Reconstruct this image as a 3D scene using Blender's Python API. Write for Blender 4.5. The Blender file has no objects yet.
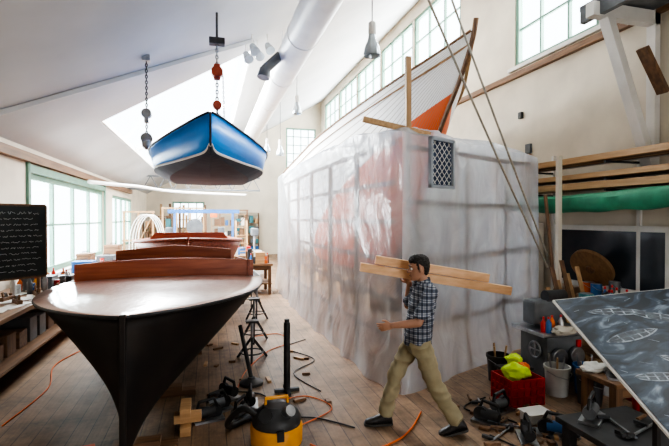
import bpy, bmesh, math, random
from mathutils import Vector, Matrix, Euler, noise
random.seed(4)
V=Vector
COL=bpy.context.scene.collection
# ------------------------------------------------------------ materials
MATS={}
def mat(name,c1,c2=None,scale=4,rough=.55,metal=0,bump=0,stretch=(1,1,1),coat=0,detail=4,spec=None,contrast=(.35,.65)):
    if name in MATS: return MATS[name]
    m=bpy.data.materials.new(name); m.use_nodes=True
    nt=m.node_tree; b=nt.nodes['Principled BSDF']
    b.inputs['Roughness'].default_value=rough; b.inputs['Metallic'].default_value=metal
    b.inputs['Coat Weight'].default_value=coat
    if spec is not None: b.inputs['Specular IOR Level'].default_value=spec
    if c2 is None: c2=tuple(x*.82 for x in c1)
    tc=nt.nodes.new('ShaderNodeTexCoord'); mp=nt.nodes.new('ShaderNodeMapping'); mp.inputs['Scale'].default_value=stretch
    n=nt.nodes.new('ShaderNodeTexNoise'); n.inputs['Scale'].default_value=scale; n.inputs['Detail'].default_value=detail
    r=nt.nodes.new('ShaderNodeValToRGB'); r.color_ramp.elements[0].color=(*c1,1); r.color_ramp.elements[1].color=(*c2,1)
    r.color_ramp.elements[0].position=contrast[0]; r.color_ramp.elements[1].position=contrast[1]
    L=nt.links.new
    L(tc.outputs['Object'],mp.inputs[0]); L(mp.outputs[0],n.inputs[0]); L(n.outputs[0],r.inputs[0]); L(r.outputs[0],b.inputs['Base Color'])
    if bump:
        bp=nt.nodes.new('ShaderNodeBump'); bp.inputs['Strength'].default_value=bump; bp.inputs['Distance'].default_value=.02
        L(n.outputs[0],bp.inputs['Height']); L(bp.outputs[0],b.inputs['Normal'])
    MATS[name]=m; return m
def wood(name,c1,c2,axis='y',rough=.5,coat=0):
    s={'x':(1,14,14),'y':(14,1,14),'z':(14,14,1)}[axis]
    return mat(name,c1,c2,scale=1.6,rough=rough,bump=.15,stretch=s,coat=coat,detail=6)
WHITE=mat('white_paint',(.72,.70,.66),(.64,.62,.58),3,.6)
CREAM=mat('cream_wall_paint',(.68,.61,.50),(.57,.51,.42),1.2,.7)
CEIL=mat('ceiling_paint',(.50,.495,.49),(.44,.44,.44),.8,.75)
DUCT=mat('duct_white',(.8,.79,.77),(.72,.71,.7),3,.4)
GREENF=mat('window_frame_green',(.16,.29,.22),(.13,.25,.19),3,.5)
BLACK=mat('black_rubber',(.015,.015,.017),(.03,.03,.03),8,.45)
STEEL=mat('steel',(.45,.46,.48),(.3,.31,.33),10,.35,.9)
GREY=mat('machine_grey',(.16,.17,.18),(.1,.11,.12),5,.45)
DKGREY=mat('dark_grey',(.05,.05,.055),(.03,.03,.03),6,.5)
LW=wood('pine_wood',(.56,.34,.17),(.42,.24,.11),'x')
LWP=wood('pale_planed_pine',(.80,.50,.28),(.68,.39,.20),'x')
LWY=wood('pine_wood_y',(.52,.33,.17),(.38,.23,.11),'y')
LWZ=wood('pine_wood_z',(.50,.32,.17),(.36,.22,.11),'z')
BRY=wood('brown_wood_y',(.24,.13,.065),(.14,.075,.04),'y')
BRX=wood('brown_wood_x',(.24,.13,.065),(.13,.07,.04),'x')
BRZ=wood('brown_wood_z',(.22,.12,.06),(.12,.065,.038),'z')
MAHO=wood('mahogany',(.38,.11,.05),(.25,.06,.028),'x',.45)
MAHOY=wood('mahogany_y',(.34,.09,.045),(.2,.05,.025),'y',.45)
RED=mat('red_plastic',(.6,.03,.02),(.45,.02,.02),5,.4)
ORANGE=mat('orange_paint',(.8,.18,.03),(.6,.12,.02),5,.45)
REDP=mat('hoist_red_paint',(.42,.07,.03),(.3,.04,.02),8,.45)
YEL=mat('yellow_plastic',(.80,.36,.03),(.65,.27,.02),5,.45)
HIVIS=mat('hivis_fabric',(.62,.85,.05),(.5,.7,.04),9,.8)
BLUE=mat('boat_blue',(.02,.34,.98),(.015,.29,.88),2.5,.35)
BLUED=mat('boat_dark_bottom',(.06,.075,.10),(.08,.10,.13),3,.6,spec=.2)
BLUEN=mat('navy_trim',(.012,.018,.035),(.02,.03,.05),3,.45)
BLUEP=mat('steel_blue_paint',(.04,.15,.38),(.03,.11,.3),4,.5)
HULL=mat('hull_black',(.014,.012,.012),(.03,.023,.02),2,.55,spec=.3)
PAPER=mat('paper',(.75,.74,.7),(.68,.67,.63),8,.8)
CHALK=mat('chalk',(.7,.7,.68),(.55,.55,.55),30,.9)
GREENB=mat('green_tarp',(.06,.33,.19),(.045,.24,.14),5,.5,bump=.3)
TEAL=mat('teal_paint',(.05,.2,.22),(.04,.15,.17),5,.5)
SKIN=mat('skin',(.43,.235,.155),(.38,.2,.13),12,.5)
HAIR=mat('hair_black',(.012,.01,.009),(.03,.025,.02),60,.6,bump=.4)
KHAKI=mat('khaki_cloth',(.36,.31,.2),(.30,.26,.165),9,.85,bump=.2)
def glassmat(name,tint=(.92,.96,1),w=.1):
    m=bpy.data.materials.new(name); m.use_nodes=True; nt=m.node_tree; nt.nodes.clear()
    o=nt.nodes.new('ShaderNodeOutputMaterial'); t=nt.nodes.new('ShaderNodeBsdfTransparent'); t.inputs[0].default_value=(*tint,1)
    g=nt.nodes.new('ShaderNodeBsdfGlossy'); g.inputs['Roughness'].default_value=.05
    mx=nt.nodes.new('ShaderNodeMixShader'); mx.inputs[0].default_value=w
    nt.links.new(t.outputs[0],mx.inputs[1]); nt.links.new(g.outputs[0],mx.inputs[2]); nt.links.new(mx.outputs[0],o.inputs[0]); return m
GLASS=glassmat('window_glass',(.97,.99,1),.06)
DGLASS=mat('dark_glass',(.03,.04,.05),(.05,.06,.07),2,.15)
def plasticmat():
    m=bpy.data.materials.new('plastic_sheeting'); m.use_nodes=True; nt=m.node_tree; nt.nodes.clear(); N=nt.nodes.new; L=nt.links.new
    o=N('ShaderNodeOutputMaterial'); t=N('ShaderNodeBsdfTransparent'); d=N('ShaderNodeBsdfDiffuse'); tl=N('ShaderNodeBsdfTranslucent'); g=N('ShaderNodeBsdfGlossy')
    t.inputs[0].default_value=(.95,.97,1,1); d.inputs[0].default_value=(.62,.66,.71,1); tl.inputs[0].default_value=(.72,.77,.83,1); g.inputs['Roughness'].default_value=.2
    tc=N('ShaderNodeTexCoord'); mp=N('ShaderNodeMapping'); mp.inputs['Scale'].default_value=(1,1,.5); mp.inputs['Rotation'].default_value=(.35,.25,0)
    n=N('ShaderNodeTexNoise'); n.inputs['Scale'].default_value=3.0; n.inputs['Detail'].default_value=5; n.inputs['Distortion'].default_value=1.1
    L(tc.outputs['Object'],mp.inputs[0]); L(mp.outputs[0],n.inputs[0])
    bp=N('ShaderNodeBump'); bp.inputs['Strength'].default_value=.5; bp.inputs['Distance'].default_value=.10; L(n.outputs[0],bp.inputs['Height'])
    for s in (d,tl,g): L(bp.outputs[0],s.inputs['Normal'])
    m1=N('ShaderNodeMixShader'); m1.inputs[0].default_value=.6; L(d.outputs[0],m1.inputs[1]); L(tl.outputs[0],m1.inputs[2])
    m2=N('ShaderNodeMixShader'); m2.inputs[0].default_value=.22; L(m1.outputs[0],m2.inputs[1]); L(g.outputs[0],m2.inputs[2])
    m3=N('ShaderNodeMixShader'); L(m2.outputs[0],m3.inputs[1]); L(t.outputs[0],m3.inputs[2])
    r=N('ShaderNodeMapRange'); r.inputs['From Min'].default_value=.3; r.inputs['From Max'].default_value=.7; r.inputs['To Min'].default_value=.52; r.inputs['To Max'].default_value=.36
    L(n.outputs[0],r.inputs[0]); L(r.outputs[0],m3.inputs[0]); L(m3.outputs[0],o.inputs[0]); return m
PLAS=plasticmat()
def floormat():
    m=bpy.data.materials.new('plank_floor'); m.use_nodes=True; nt=m.node_tree; b=nt.nodes['Principled BSDF']; N=nt.nodes.new; L=nt.links.new
    tc=N('ShaderNodeTexCoord'); mp=N('ShaderNodeMapping'); mp.inputs['Rotation'].default_value=(0,0,math.pi/2)
    br=N('ShaderNodeTexBrick'); br.inputs['Scale'].default_value=1; br.inputs['Brick Width'].default_value=5.2; br.inputs['Row Height'].default_value=.16; br.inputs['Mortar Size'].default_value=.004; br.offset=.37
    br.inputs['Color1'].default_value=(.30,.19,.115,1); br.inputs['Color2'].default_value=(.23,.145,.088,1); br.inputs['Mortar'].default_value=(.09,.06,.04,1)
    L(tc.outputs['Object'],mp.inputs[0]); L(mp.outputs[0],br.inputs[0])
    n=N('ShaderNodeTexNoise'); n.inputs['Scale'].default_value=1.6; n.inputs['Detail'].default_value=10; n.inputs['Roughness'].default_value=.75; L(tc.outputs['Object'],n.inputs[0])
    n2=N('ShaderNodeTexNoise'); n2.inputs['Scale'].default_value=3; n2.inputs['Detail'].default_value=6
    mp2=N('ShaderNodeMapping'); mp2.inputs['Scale'].default_value=(12,.8,1); L(tc.outputs['Object'],mp2.inputs[0]); L(mp2.outputs[0],n2.inputs[0])
    r=N('ShaderNodeMapRange'); r.inputs['From Min'].default_value=.3; r.inputs['From Max'].default_value=.7; r.inputs['To Min'].default_value=.3; r.inputs['To Max'].default_value=1.4; L(n.outputs[0],r.inputs[0])
    r2=N('ShaderNodeMapRange'); r2.inputs['To Min'].default_value=.6; r2.inputs['To Max'].default_value=1.35; L(n2.outputs[0],r2.inputs[0])
    mu=N('ShaderNodeMath'); mu.operation='MULTIPLY'; L(r.outputs[0],mu.inputs[0]); L(r2.outputs[0],mu.inputs[1])
    vm=N('ShaderNodeVectorMath'); vm.operation='SCALE'; L(br.outputs[0],vm.inputs[0]); L(mu.outputs[0],vm.inputs['Scale'])
    n3=N('ShaderNodeTexNoise'); n3.inputs['Scale'].default_value=2.2; n3.inputs['Detail'].default_value=12; n3.inputs['Roughness'].default_value=.8; mp3=N('ShaderNodeMapping'); mp3.inputs['Location'].default_value=(7,3,0); L(tc.outputs['Object'],mp3.inputs[0]); L(mp3.outputs[0],n3.inputs[0])
    r3=N('ShaderNodeMapRange'); r3.inputs['From Min'].default_value=.53; r3.inputs['From Max'].default_value=.7; r3.inputs['To Max'].default_value=.6; L(n3.outputs[0],r3.inputs[0])
    mx=N('ShaderNodeMixRGB'); L(r3.outputs[0],mx.inputs[0]); L(vm.outputs[0],mx.inputs[1]); mx.inputs[2].default_value=(.36,.26,.17,1); L(mx.outputs[0],b.inputs['Base Color'])
    b.inputs['Roughness'].default_value=.5
    bp=N('ShaderNodeBump'); bp.inputs['Strength'].default_value=.25; bp.inputs['Distance'].default_value=.01; bp.invert=True; L(br.outputs['Fac'],bp.inputs['Height']); L(bp.outputs[0],b.inputs['Normal'])
    return m
def stripemat(name,fn):
    m=bpy.data.materials.new(name); m.use_nodes=True; nt=m.node_tree; fn(nt,nt.nodes['Principled BSDF'],nt.nodes.new,nt.links.new); return m
# ------------------------------------------------------------ mesh builder
class MB:
    def __init__(s): s.bm=bmesh.new()
    def box(s,c,d,rot=None):
        M=Matrix.Translation(V(c))
        if rot is not None: M=M@(rot if isinstance(rot,Matrix) else Euler(rot).to_matrix()).to_4x4()
        bmesh.ops.create_cube(s.bm,size=1,matrix=M@Matrix.Diagonal((*d,1))); return s
    def _fr(s,a,b,up=(0,0,1)):
        a=V(a);b=V(b);z=(b-a).normalized();u=V(up)
        if abs(z.dot(u))>.98: u=V((1,0,0)) if abs(z.x)<.9 else V((0,1,0))
        x=u.cross(z).normalized();y=z.cross(x); return a,b,x,y,z
    def beam(s,a,b,w,h,up=(0,0,1)):
        a,b,x,y,z=s._fr(a,b,up); M=Matrix((x,y,z)).transposed().to_4x4(); M.translation=(a+b)/2
        bmesh.ops.create_cube(s.bm,size=1,matrix=M@Matrix.Diagonal((w,h,(b-a).length,1))); return s
    def cyl(s,a,b,r,r2=None,n=18,cap=True):
        a,b,x,y,z=s._fr(a,b); r2=r if r2 is None else r2
        M=Matrix((x,y,z)).transposed().to_4x4(); M.translation=(a+b)/2
        bmesh.ops.create_cone(s.bm,cap_ends=cap,segments=n,radius1=r,radius2=r2,depth=(b-a).length,matrix=M); return s
    def sph(s,c,r,rot=None,n=16):
        if not hasattr(r,'__len__'): r=(r,r,r)
        M=Matrix.Translation(V(c))
        if rot is not None: M=M@rot.to_4x4()
        bmesh.ops.create_uvsphere(s.bm,u_segments=n,v_segments=max(8,n*2//3),radius=1,matrix=M@Matrix.Diagonal((*r,1))); return s
    def cap(s,a,b,ra,rb,n=14):
        s.cyl(a,b,ra,rb,n); s.sph(a,ra,n=n); s.sph(b,rb,n=n); return s
    def tube(s,pts,r,n=8,closed=False):
        pts=[V(p) for p in pts]; rings=[]; N=len(pts); u=V((0,0,1))
        for i,p in enumerate(pts):
            if closed: t=(pts[(i+1)%N]-pts[i-1]).normalized()
            else: t=(pts[min(i+1,N-1)]-pts[max(i-1,0)]).normalized()
            if abs(t.dot(u))>.95: u=V((0,1,0)) if abs(t.y)<.9 else V((1,0,0))
            x=u.cross(t).normalized(); y=t.cross(x)
            rr=r[i] if hasattr(r,'__len__') else r
            rings.append([s.bm.verts.new(p+x*math.cos(6.2832*k/n)*rr+y*math.sin(6.2832*k/n)*rr) for k in range(n)]); u=y
        for i in range(N if closed else N-1):
            A,B=rings[i],rings[(i+1)%N]
            for k in range(n): s.bm.faces.new((A[k],A[(k+1)%n],B[(k+1)%n],B[k]))
        if not closed: s.bm.faces.new(rings[0][::-1]); s.bm.faces.new(rings[-1])
        return s
    def loft(s,rings,closed=True,caps=True):
        R=[[s.bm.verts.new(p) for p in r] for r in rings]; n=len(R[0])
        for A,B in zip(R,R[1:]):
            for k in range(n if closed else n-1):
                try: s.bm.faces.new((A[k],A[(k+1)%n],B[(k+1)%n],B[k]))
                except ValueError: pass
        if caps and closed:
            s.bm.faces.new(R[0][::-1]); s.bm.faces.new(R[-1])
        return s
    def lathe(s,c,prof,n=24):
        c=V(c); rings=[[c+V((r*math.cos(6.2832*k/n),r*math.sin(6.2832*k/n),z)) for k in range(n)] for r,z in prof]
        return s.loft(rings)
    def prism(s,pts,vec):
        vec=V(vec); a=[s.bm.verts.new(V(p)) for p in pts]; b=[s.bm.verts.new(V(p)+vec) for p in pts]; n=len(a)
        s.bm.faces.new(a[::-1]); s.bm.faces.new(b)
        for k in range(n): s.bm.faces.new((a[k],a[(k+1)%n],b[(k+1)%n],b[k]))
        return s
    def torus(s,c,R,r,ax=(0,0,1),n=24,m=8,e=(1,1)):
        _,_,x,y,z=s._fr((0,0,0),ax)
        return s.tube([V(c)+x*R*e[0]*math.cos(6.2832*k/n)+y*R*e[1]*math.sin(6.2832*k/n) for k in range(n)],r,m,True)
ORG={}
def E(name,label,cat,base,group=None):
    o=bpy.data.objects.new(name,None); o.empty_display_size=.1; o.location=base; COL.objects.link(o); ORG[o.name]=V(base)
    o['label']=label; o['category']=cat
    if group:o['group']=group
    return o
def G(name,mb,m,parent=None,label=None,cat=None,group=None,kind=None,bevel=0,smooth=False,solid=0,origin=None):
    bm=mb.bm; bmesh.ops.recalc_face_normals(bm,faces=bm.faces)
    xs=[v.co for v in bm.verts]; lo=[min(c[i] for c in xs) for i in range(3)]; hi=[max(c[i] for c in xs) for i in range(3)]
    org=V(origin) if origin is not None else V(((lo[0]+hi[0])/2,(lo[1]+hi[1])/2,lo[2]))
    bmesh.ops.translate(bm,verts=bm.verts,vec=-org)
    me=bpy.data.meshes.new(name); bm.to_mesh(me); bm.free()
    o=bpy.data.objects.new(name,me); me.materials.append(m); COL.objects.link(o); ORG[o.name]=org
    if parent: o.parent=parent; o.location=org-ORG[parent.name]
    else: o.location=org
    if smooth:
        me.shade_smooth()
        try: me.set_sharp_from_angle(angle=math.radians(40))
        except Exception: pass
    if label:o['label']=label
    if cat:o['category']=cat
    if group:o['group']=group
    if kind:o['kind']=kind
    if solid:
        md=o.modifiers.new('s','SOLIDIFY'); md.thickness=solid
    if bevel:
        md=o.modifiers.new('b','BEVEL'); md.width=bevel; md.segments=2; md.limit_method='ANGLE'
    return o
# ------------------------------------------------------------ room shell
XL,XR,YN,YF=-3.2,6.5,-3.0,26.0
def cz(x): return 5.256+.58*x
G('floor',MB().box(((XL+XR)/2,(YN+YF)/2,-.1),(XR-XL+.6,YF-YN+.6,.2)),floormat(),kind='structure',origin=(0,0,0))
def cells(us,vs,holes):
    us=sorted(set(us+[h[i] for h in holes for i in (0,1)])); vs=sorted(set(vs+[h[i] for h in holes for i in (2,3)]))
    for a,b in zip(us,us[1:]):
        for c,d in zip(vs,vs[1:]):
            mu,mv=(a+b)/2,(c+d)/2
            if not any(h[0]<mu<h[1] and h[2]<mv<h[3] for h in holes): yield a,b,c,d
RW=[(6.2,8.4),(10.6,13.4),(13.52,16.3),(16.42,19.2),(19.32,22.1),(22.22,25.0)]
ZW0,ZW1=5.4,8.6
mb=MB()
for a,b,c,d in cells([YN,YF],[0,9.05],[(a,b,ZW0,ZW1) for a,b in RW]+[(2.0,4.6,ZW0,ZW1)]): mb.box((XR+.1,(a+b)/2,(c+d)/2),(.2,b-a,d-c))
G('wall_right',mb,CREAM,kind='structure',origin=(XR,0,0))
mb=MB()
for a,b,c,d in cells([YN,YF],[0,3.42],[(9.5,15.6,.95,2.95),(17,21,1.0,2.9)]): mb.box((XL-.1,(a+b)/2,(c+d)/2),(.2,b-a,d-c))
G('wall_left',mb,CREAM,kind='structure',origin=(XL,0,0))
def endwall(name,y,holes,t):
    mb=MB()
    for a,b,c,d in cells([XL-.2,XR+.2],[0,9.3],holes): mb.box(((a+b)/2,y+t/2,(c+d)/2),(b-a,abs(t),d-c))
    bm=mb.bm; bmesh.ops.bisect_plane(bm,geom=bm.verts[:]+bm.edges[:]+bm.faces[:],plane_co=(0,0,cz(0)+.05),plane_no=V((-.58,0,1)).normalized(),clear_outer=True)
    G(name,mb,CREAM,kind='structure',origin=(0,y,0))
endwall('wall_back',YF,[(4.4,6.2,4.9,7.4),(-1.9,-.2,1.5,3.0)],.2); endwall('wall_front',YN,[(1.5,4.5,0,3.2)],-.2)  # front wall opening is made up, lets ambient light in behind the camera
SKY=(-2.1,.95,10.0,19.0)
mb=MB()
for a,b,c,d in cells([XL-.3,XR+.3],[YN-.2,YF+.2],[SKY]):
    mb.prism([(a,c,cz(a)),(b,c,cz(b)),(b,d,cz(b)),(a,d,cz(a))],(0,0,.15))
G('ceiling',mb,CEIL,kind='structure',origin=(0,0,5))
wn=[0]
def window(axis,p,u0,u1,z0,z1,nu,nz,fm,heavy=(),fw=.09):
    wn[0]+=1; mb=MB(); g=MB()
    def bx(u,z,du,dz,t=.1,off=0):
        if axis=='x': mb.box((p+off,u,z),(t,du,dz))
        else: mb.box((u,p+off,z),(du,t,dz))
    uc,zc=(u0+u1)/2,(z0+z1)/2
    bx(uc,z0+fw/2,u1-u0,fw); bx(uc,z1-fw/2,u1-u0,fw); bx(u0+fw/2,zc,fw,z1-z0-2*fw); bx(u1-fw/2,zc,fw,z1-z0-2*fw)
    for i in range(1,nu): bx(u0+(u1-u0)*i/nu,zc,fw*.9 if i in heavy else .045,z1-z0-2*fw,.07)
    for i in range(1,nz): bx(uc,z0+(z1-z0)*i/nz,u1-u0-2*fw,.045,.05)
    o=G('window_%d'%wn[0],mb,fm,kind='structure')
    if axis=='x': g.box((p+.02,uc,zc),(.008,u1-u0-fw,z1-z0-fw))
    else: g.box((uc,p+.02,zc),(u1-u0-fw,.008,z1-z0-fw))
    G('glass',g,GLASS,parent=o)
for a,b in RW: window('x',XR+.08,a,b,ZW0,ZW1,3,4,GREENF)
window('x',XR+.08,2.0,4.6,ZW0,ZW1,3,4,GREENF)  # near window out of view, added for its light
window('x',XL-.08,9.5,15.6,.95,2.95,4,2,GREENF,(1,2,3),.12)
window('x',XL-.08,17,21,1.0,2.9,4,2,GREENF,(2,),.1)
window('y',YF+.08,4.4,6.2,4.9,7.4,4,5,GREENF); window('y',YF+.08,-1.9,-.2,1.5,3.0,4,3,GREENF)
sk=MB()
for y in (10,14.5,19): sk.beam((SKY[0],y,cz(SKY[0])+.08),(SKY[1],y,cz(SKY[1])+.08),.05,.1)
for x in (SKY[0],SKY[1]): sk.beam((x,10,cz(x)+.08),(x,19,cz(x)+.08),.05,.1)
wn[0]+=1
sko=G('window_%d'%wn[0],sk,WHITE,kind='structure')
G('glass',MB().prism([(SKY[0],10,cz(SKY[0])+.12),(SKY[1],10,cz(SKY[1])+.12),(SKY[1],19,cz(SKY[1])+.12),(SKY[0],19,cz(SKY[0])+.12)],(0,0,.01)),GLASS,parent=sko)
tn=[0]
def trim(mb,m,bevel=.005):
    tn[0]+=1; return G('trim_%d'%tn[0],mb,m,kind='structure',bevel=bevel)
trim(MB().box((XR-.05,11,5.2),(.1,30,.12)),BRY)
trim(MB().box((XR-.03,7.3,5.36),(.1,2.5,.08)),WHITE)
trim(MB().box((XL+.06,12,3.2),(.12,17,.16)),BRY)
trim(MB().beam((-3.1,7.2,cz(-3.1)-.04),(.9,9.3,cz(.9)-.04),.07,.07),CEIL)
trim(MB().box((XL+.02,9.42,2.0),(.06,.12,2.3)),GREENF); trim(MB().box((XL+.02,15.7,2.0),(.06,.12,2.3)),GREENF)
trim(MB().box((XL+.02,12.55,3.02),(.08,6.3,.14)),GREENF)
trim(MB().box((XL+.06,12.55,.92),(.16,6.3,.06)),WHITE)
# ------------------------------------------------------------ duct and lamps
d=E('ventilation_duct','large round white ventilation duct under the sloped ceiling','duct',(1.55,12,5.0))
G('duct_pipe',MB().cyl((1.55,3.0,5.2),(1.55,24,5.2),.27,n=32,cap=False),DUCT,parent=d,smooth=True)
for y in (5.2,7.4,9.6,11.8,14,16.2,18.4,20.6):
    G('duct_band',MB().cyl((1.55,y,5.2),(1.55,y+.06,5.2),.28,n=32),DUCT,parent=d,smooth=True)
    G('duct_hanger',MB().cyl((1.55,y+.03,5.46),(1.55,y+.03,cz(1.55)),.008,n=6),STEEL,parent=d)
G('duct_branch',MB().cyl((1.3,8.4,5.15),(1.02,8.3,4.85),.09,n=20).cyl((1.02,8.3,4.85),(.98,8.28,4.68),.1,.12,n=20),GREY,parent=d,smooth=True)
GL2=mat('lamp_shade_glass',(.5,.55,.58),(.4,.45,.48),5,.2,.5)
def pendant(x,y,zb,lab):
    e=E('pendant_lamp',lab,'lamp',(x,y,zb),'high bay pendant lamps')
    G('lamp_shade',MB().lathe((x,y,zb),[(.02,.30),(.05,.28),(.055,.25),(.065,.2),(.10,.12),(.115,.03),(.11,.0),(.10,.02),(.09,.11),(.05,.2)]),GL2,parent=e,smooth=True)
    G('lamp_housing',MB().lathe((x,y,zb),[(.03,.46),(.05,.44),(.055,.30),(.04,.27)]),WHITE,parent=e,smooth=True)
    G('bulb',MB().sph((x,y,zb+.1),(.04,.04,.06)),WHITE,parent=e,smooth=True)
    G('cord',MB().cyl((x,y,zb+.44),(x,y,cz(x)),.008,n=6),BLACK,parent=e)
pendant(2.12,5.64,4.27,'ribbed silver high bay lamp on a long cord')
pendant(2.1,10.8,4.65,'silver high bay lamp hanging near the duct')
pendant(1.9,15,4.3,'silver high bay lamp hanging near the duct')
pendant(2.0,12.8,3.9,'silver high bay lamp hanging near the duct')
for i,(x,y) in enumerate([(.75,9.3),(1.0,9.5),(1.2,9.4),(.85,9.0)]):
    z=cz(x)-.25
    e=E('spot_lamp','small white spotlight on a ceiling stem','lamp',(x,y,z-.15),'ceiling spotlights')
    G('lamp_stem',MB().cyl((x,y,z),(x,y,cz(x)),.012,n=8),WHITE,parent=e)
    G('lamp_head',MB().cyl((x,y,z+.02),(x+.05,y-.12,z-.14),.06,.10,n=16),GL2,parent=e,smooth=True)
# ------------------------------------------------------------ loft hull helper
def smooth_tab(tab,n):
    out=[]; T=[tab[0]]+list(tab)+[tab[-1]]
    for i in range(len(tab)-1):
        p0,p1,p2,p3=T[i],T[i+1],T[i+2],T[i+3]
        for k in range(n):
            t=k/n
            out.append([.5*((2*b)+(-a+c)*t+(2*a-5*b+4*c-e)*t*t+(-a+3*b-3*c+e)*t**3) for a,b,c,e in zip(p0,p1,p2,p3)])
    out.append(list(tab[-1])); return out
def roundhull(tab,n=5,m=10):
    S=smooth_tab(tab,n); rings=[]
    for y,cx,hb,zs,zk,p in S:
        hb=max(hb,.015); r=[]
        for k in range(m+1):
            t=1-k/m; r.append((cx-hb*t**p if k<m else cx,y,zk+(zs-zk)*(t**1.15)))
        r+= [(2*cx-a,b,c) for a,b,c in r[:-1][::-1]]
        rings.append(r)
    return S,rings
# ------------------------------------------------------------ dark hulled boat
B=E('wooden_boat','dark hulled wooden motorboat with glossy pinkish brown deck on blocks','boat',(-.5,6,.12))
tab=[(3.88,-.66,.015,1.31,.14,1.0),(3.98,-.655,.22,1.31,.12,1.3),(4.2,-.64,.50,1.305,.12,1.3),(4.6,-.62,.84,1.30,.12,1.2),(5.2,-.58,1.10,1.29,.12,1.05),(6.0,-.52,1.18,1.29,.12,.95),(7.0,-.47,1.13,1.28,.14,.8),(8.2,-.42,1.0,1.28,.2,.7)]
S,rings=roundhull(tab,5,12)
G('hull',MB().loft(rings,closed=False,caps=False),HULL,parent=B,smooth=True,solid=.02)
G('transom',MB().prism([(a,b,c) for a,b,c in rings[-1]],(0,.03,0)),HULL,parent=B)
dk=[]
for y,cx,hb,zs,zk,p in S:
    if y>6.2: break
    hb=max(hb,.015)+.02
    dk.append([(cx+hb*t,y-.01,zs+.012+.045*(1-t*t)*min(1,hb)) for t in [k/8 for k in range(-8,9)]])
def deckm(nt,b,N,L):
    tc=N('ShaderNodeTexCoord'); mp=N('ShaderNodeMapping'); mp.inputs['Scale'].default_value=(5,1,1); n=N('ShaderNodeTexNoise'); n.inputs['Scale'].default_value=1.5; n.inputs['Detail'].default_value=6
    L(tc.outputs['Object'],mp.inputs[0]); L(mp.outputs[0],n.inputs[0])
    r=N('ShaderNodeValToRGB'); r.color_ramp.elements[0].color=(.74,.46,.38,1); r.color_ramp.elements[1].color=(.86,.62,.54,1); r.color_ramp.elements[0].position=.3; r.color_ramp.elements[1].position=.7
    L(n.outputs[0],r.inputs[0]); L(r.outputs[0],b.inputs['Base Color'])
    b.inputs['Roughness'].default_value=.28; b.inputs['Coat Weight'].default_value=.9; b.inputs['Coat Roughness'].default_value=.08
    n2=N('ShaderNodeTexNoise'); n2.inputs['Scale'].default_value=16; n2.inputs['Detail'].default_value=3; L(tc.outputs['Object'],n2.inputs[0]); bp=N('ShaderNodeBump'); bp.inputs['Strength'].default_value=.3; bp.inputs['Distance'].default_value=.012; L(n2.outputs[0],bp.inputs['Height']); L(bp.outputs[0],b.inputs['Normal']); L(bp.outputs[0],b.inputs['Coat Normal'])
DECK=stripemat('varnished_deck',deckm)
G('deck',MB().loft(dk,closed=False,caps=False),DECK,parent=B,smooth=True,solid=.02)
for s in (-1,1):
    G('rub_rail',MB().tube([(cx+s*(max(hb,.015)+.016),y-.012,zs-.005) for y,cx,hb,zs,zk,p in S],.016,8),BLACK,parent=B,smooth=True)
pts=[]
for k in range(13):
    t=k/12; x=-1.6+2.2*t; pts.append((x,6.18+.1*t,1.52+.05*math.sin(math.pi*t)))
G('coaming',MB().prism([(-1.6,6.18,1.30)]+pts+[(.6,6.28,1.30)],(0,.035,0)),MAHO,parent=B,bevel=.004)
for s in (-1,1): G('side_coaming',MB().prism([(-.5+s*1.02,6.25,1.25),(-.5+s*1.02,6.25,1.52),(-.45+s*.92,8.1,1.42),(-.45+s*.92,8.1,1.25)],(s*.03,0,0)),MAHOY,parent=B)
G('cockpit_panel',MB().prism([(-1.35,7.4,1.2),(-1.35,7.4,1.6),(-.5,7.4,1.68),(.35,7.4,1.6),(.35,7.4,1.2)],(0,.03,0)),MAHO,parent=B)
G('cockpit_sole',MB().box((-.47,7.2,.8),(1.1,1.8,.03)),BRY,parent=B)
G('stem_post',MB().beam((-.66,3.86,.12),(-.66,3.86,1.33),.045,.05),HULL,parent=B,bevel=.01)
for i,(x,y) in enumerate([(-.62,4.3),(-.5,5.6),(-.45,7.2)]):
    for j,z in enumerate([.03,.085]):
        G('timber_block',MB().box((x,y,z),(.7 if j==0 else .4,.14,.055 if j else .06)),BRX,label='short cribbing block under the dark hull',cat='wood block',group='cribbing blocks',bevel=.005)
for i in range(3):
    z=.045+.09*i
    G('timber_block',MB().box((-.22+.02*(i%2),4.62,z),(.26,.1,.088) if i%2 else (.1,.28,.088)),LW,label='stacked wooden cribbing block beside the keel',cat='wood block',group='cribbing stack',bevel=.005)
# mahogany boat behind
B2=E('mahogany_boat','open mahogany runabout hull with dark red planking','boat',(-.45,10.6,.5))
tab=[(8.55,-.35,.02,1.70,.9,1),(8.8,-.36,.45,1.68,.7,.9),(9.3,-.38,.88,1.64,.55,.6),(10.3,-.4,1.12,1.6,.5,.45),(11.6,-.42,1.08,1.56,.5,.42),(12.8,-.45,.9,1.56,.55,.42)]
S2,r2=roundhull(tab,4,9)
G('hull',MB().loft(r2,closed=False,caps=False),MAHOY,parent=B2,smooth=True,solid=.03)
G('transom',MB().prism(r2[-1],(0,.03,0)),MAHO,parent=B2)
for s in (-1,1): G('gunwale',MB().tube([(cx+s*max(hb,.02),y,zs+.01) for y,cx,hb,zs,zk,p in S2],.03,8),MAHOY,parent=B2,smooth=True)
dk=[[(cx+max(hb,.02)*t,y,zs+.015) for t in (-1,-.5,0,.5,1)] for y,cx,hb,zs,zk,p in S2 if y<9.7]
G('foredeck',MB().loft(dk,closed=False,caps=False),MAHOY,parent=B2,solid=.02)
G('thwart',MB().box((-.42,10.6,1.45),(1.9,.3,.03)),LW,parent=B2); G('thwart',MB().box((-.42,11.8,1.45),(1.8,.3,.03)),LW,parent=B2)
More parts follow.
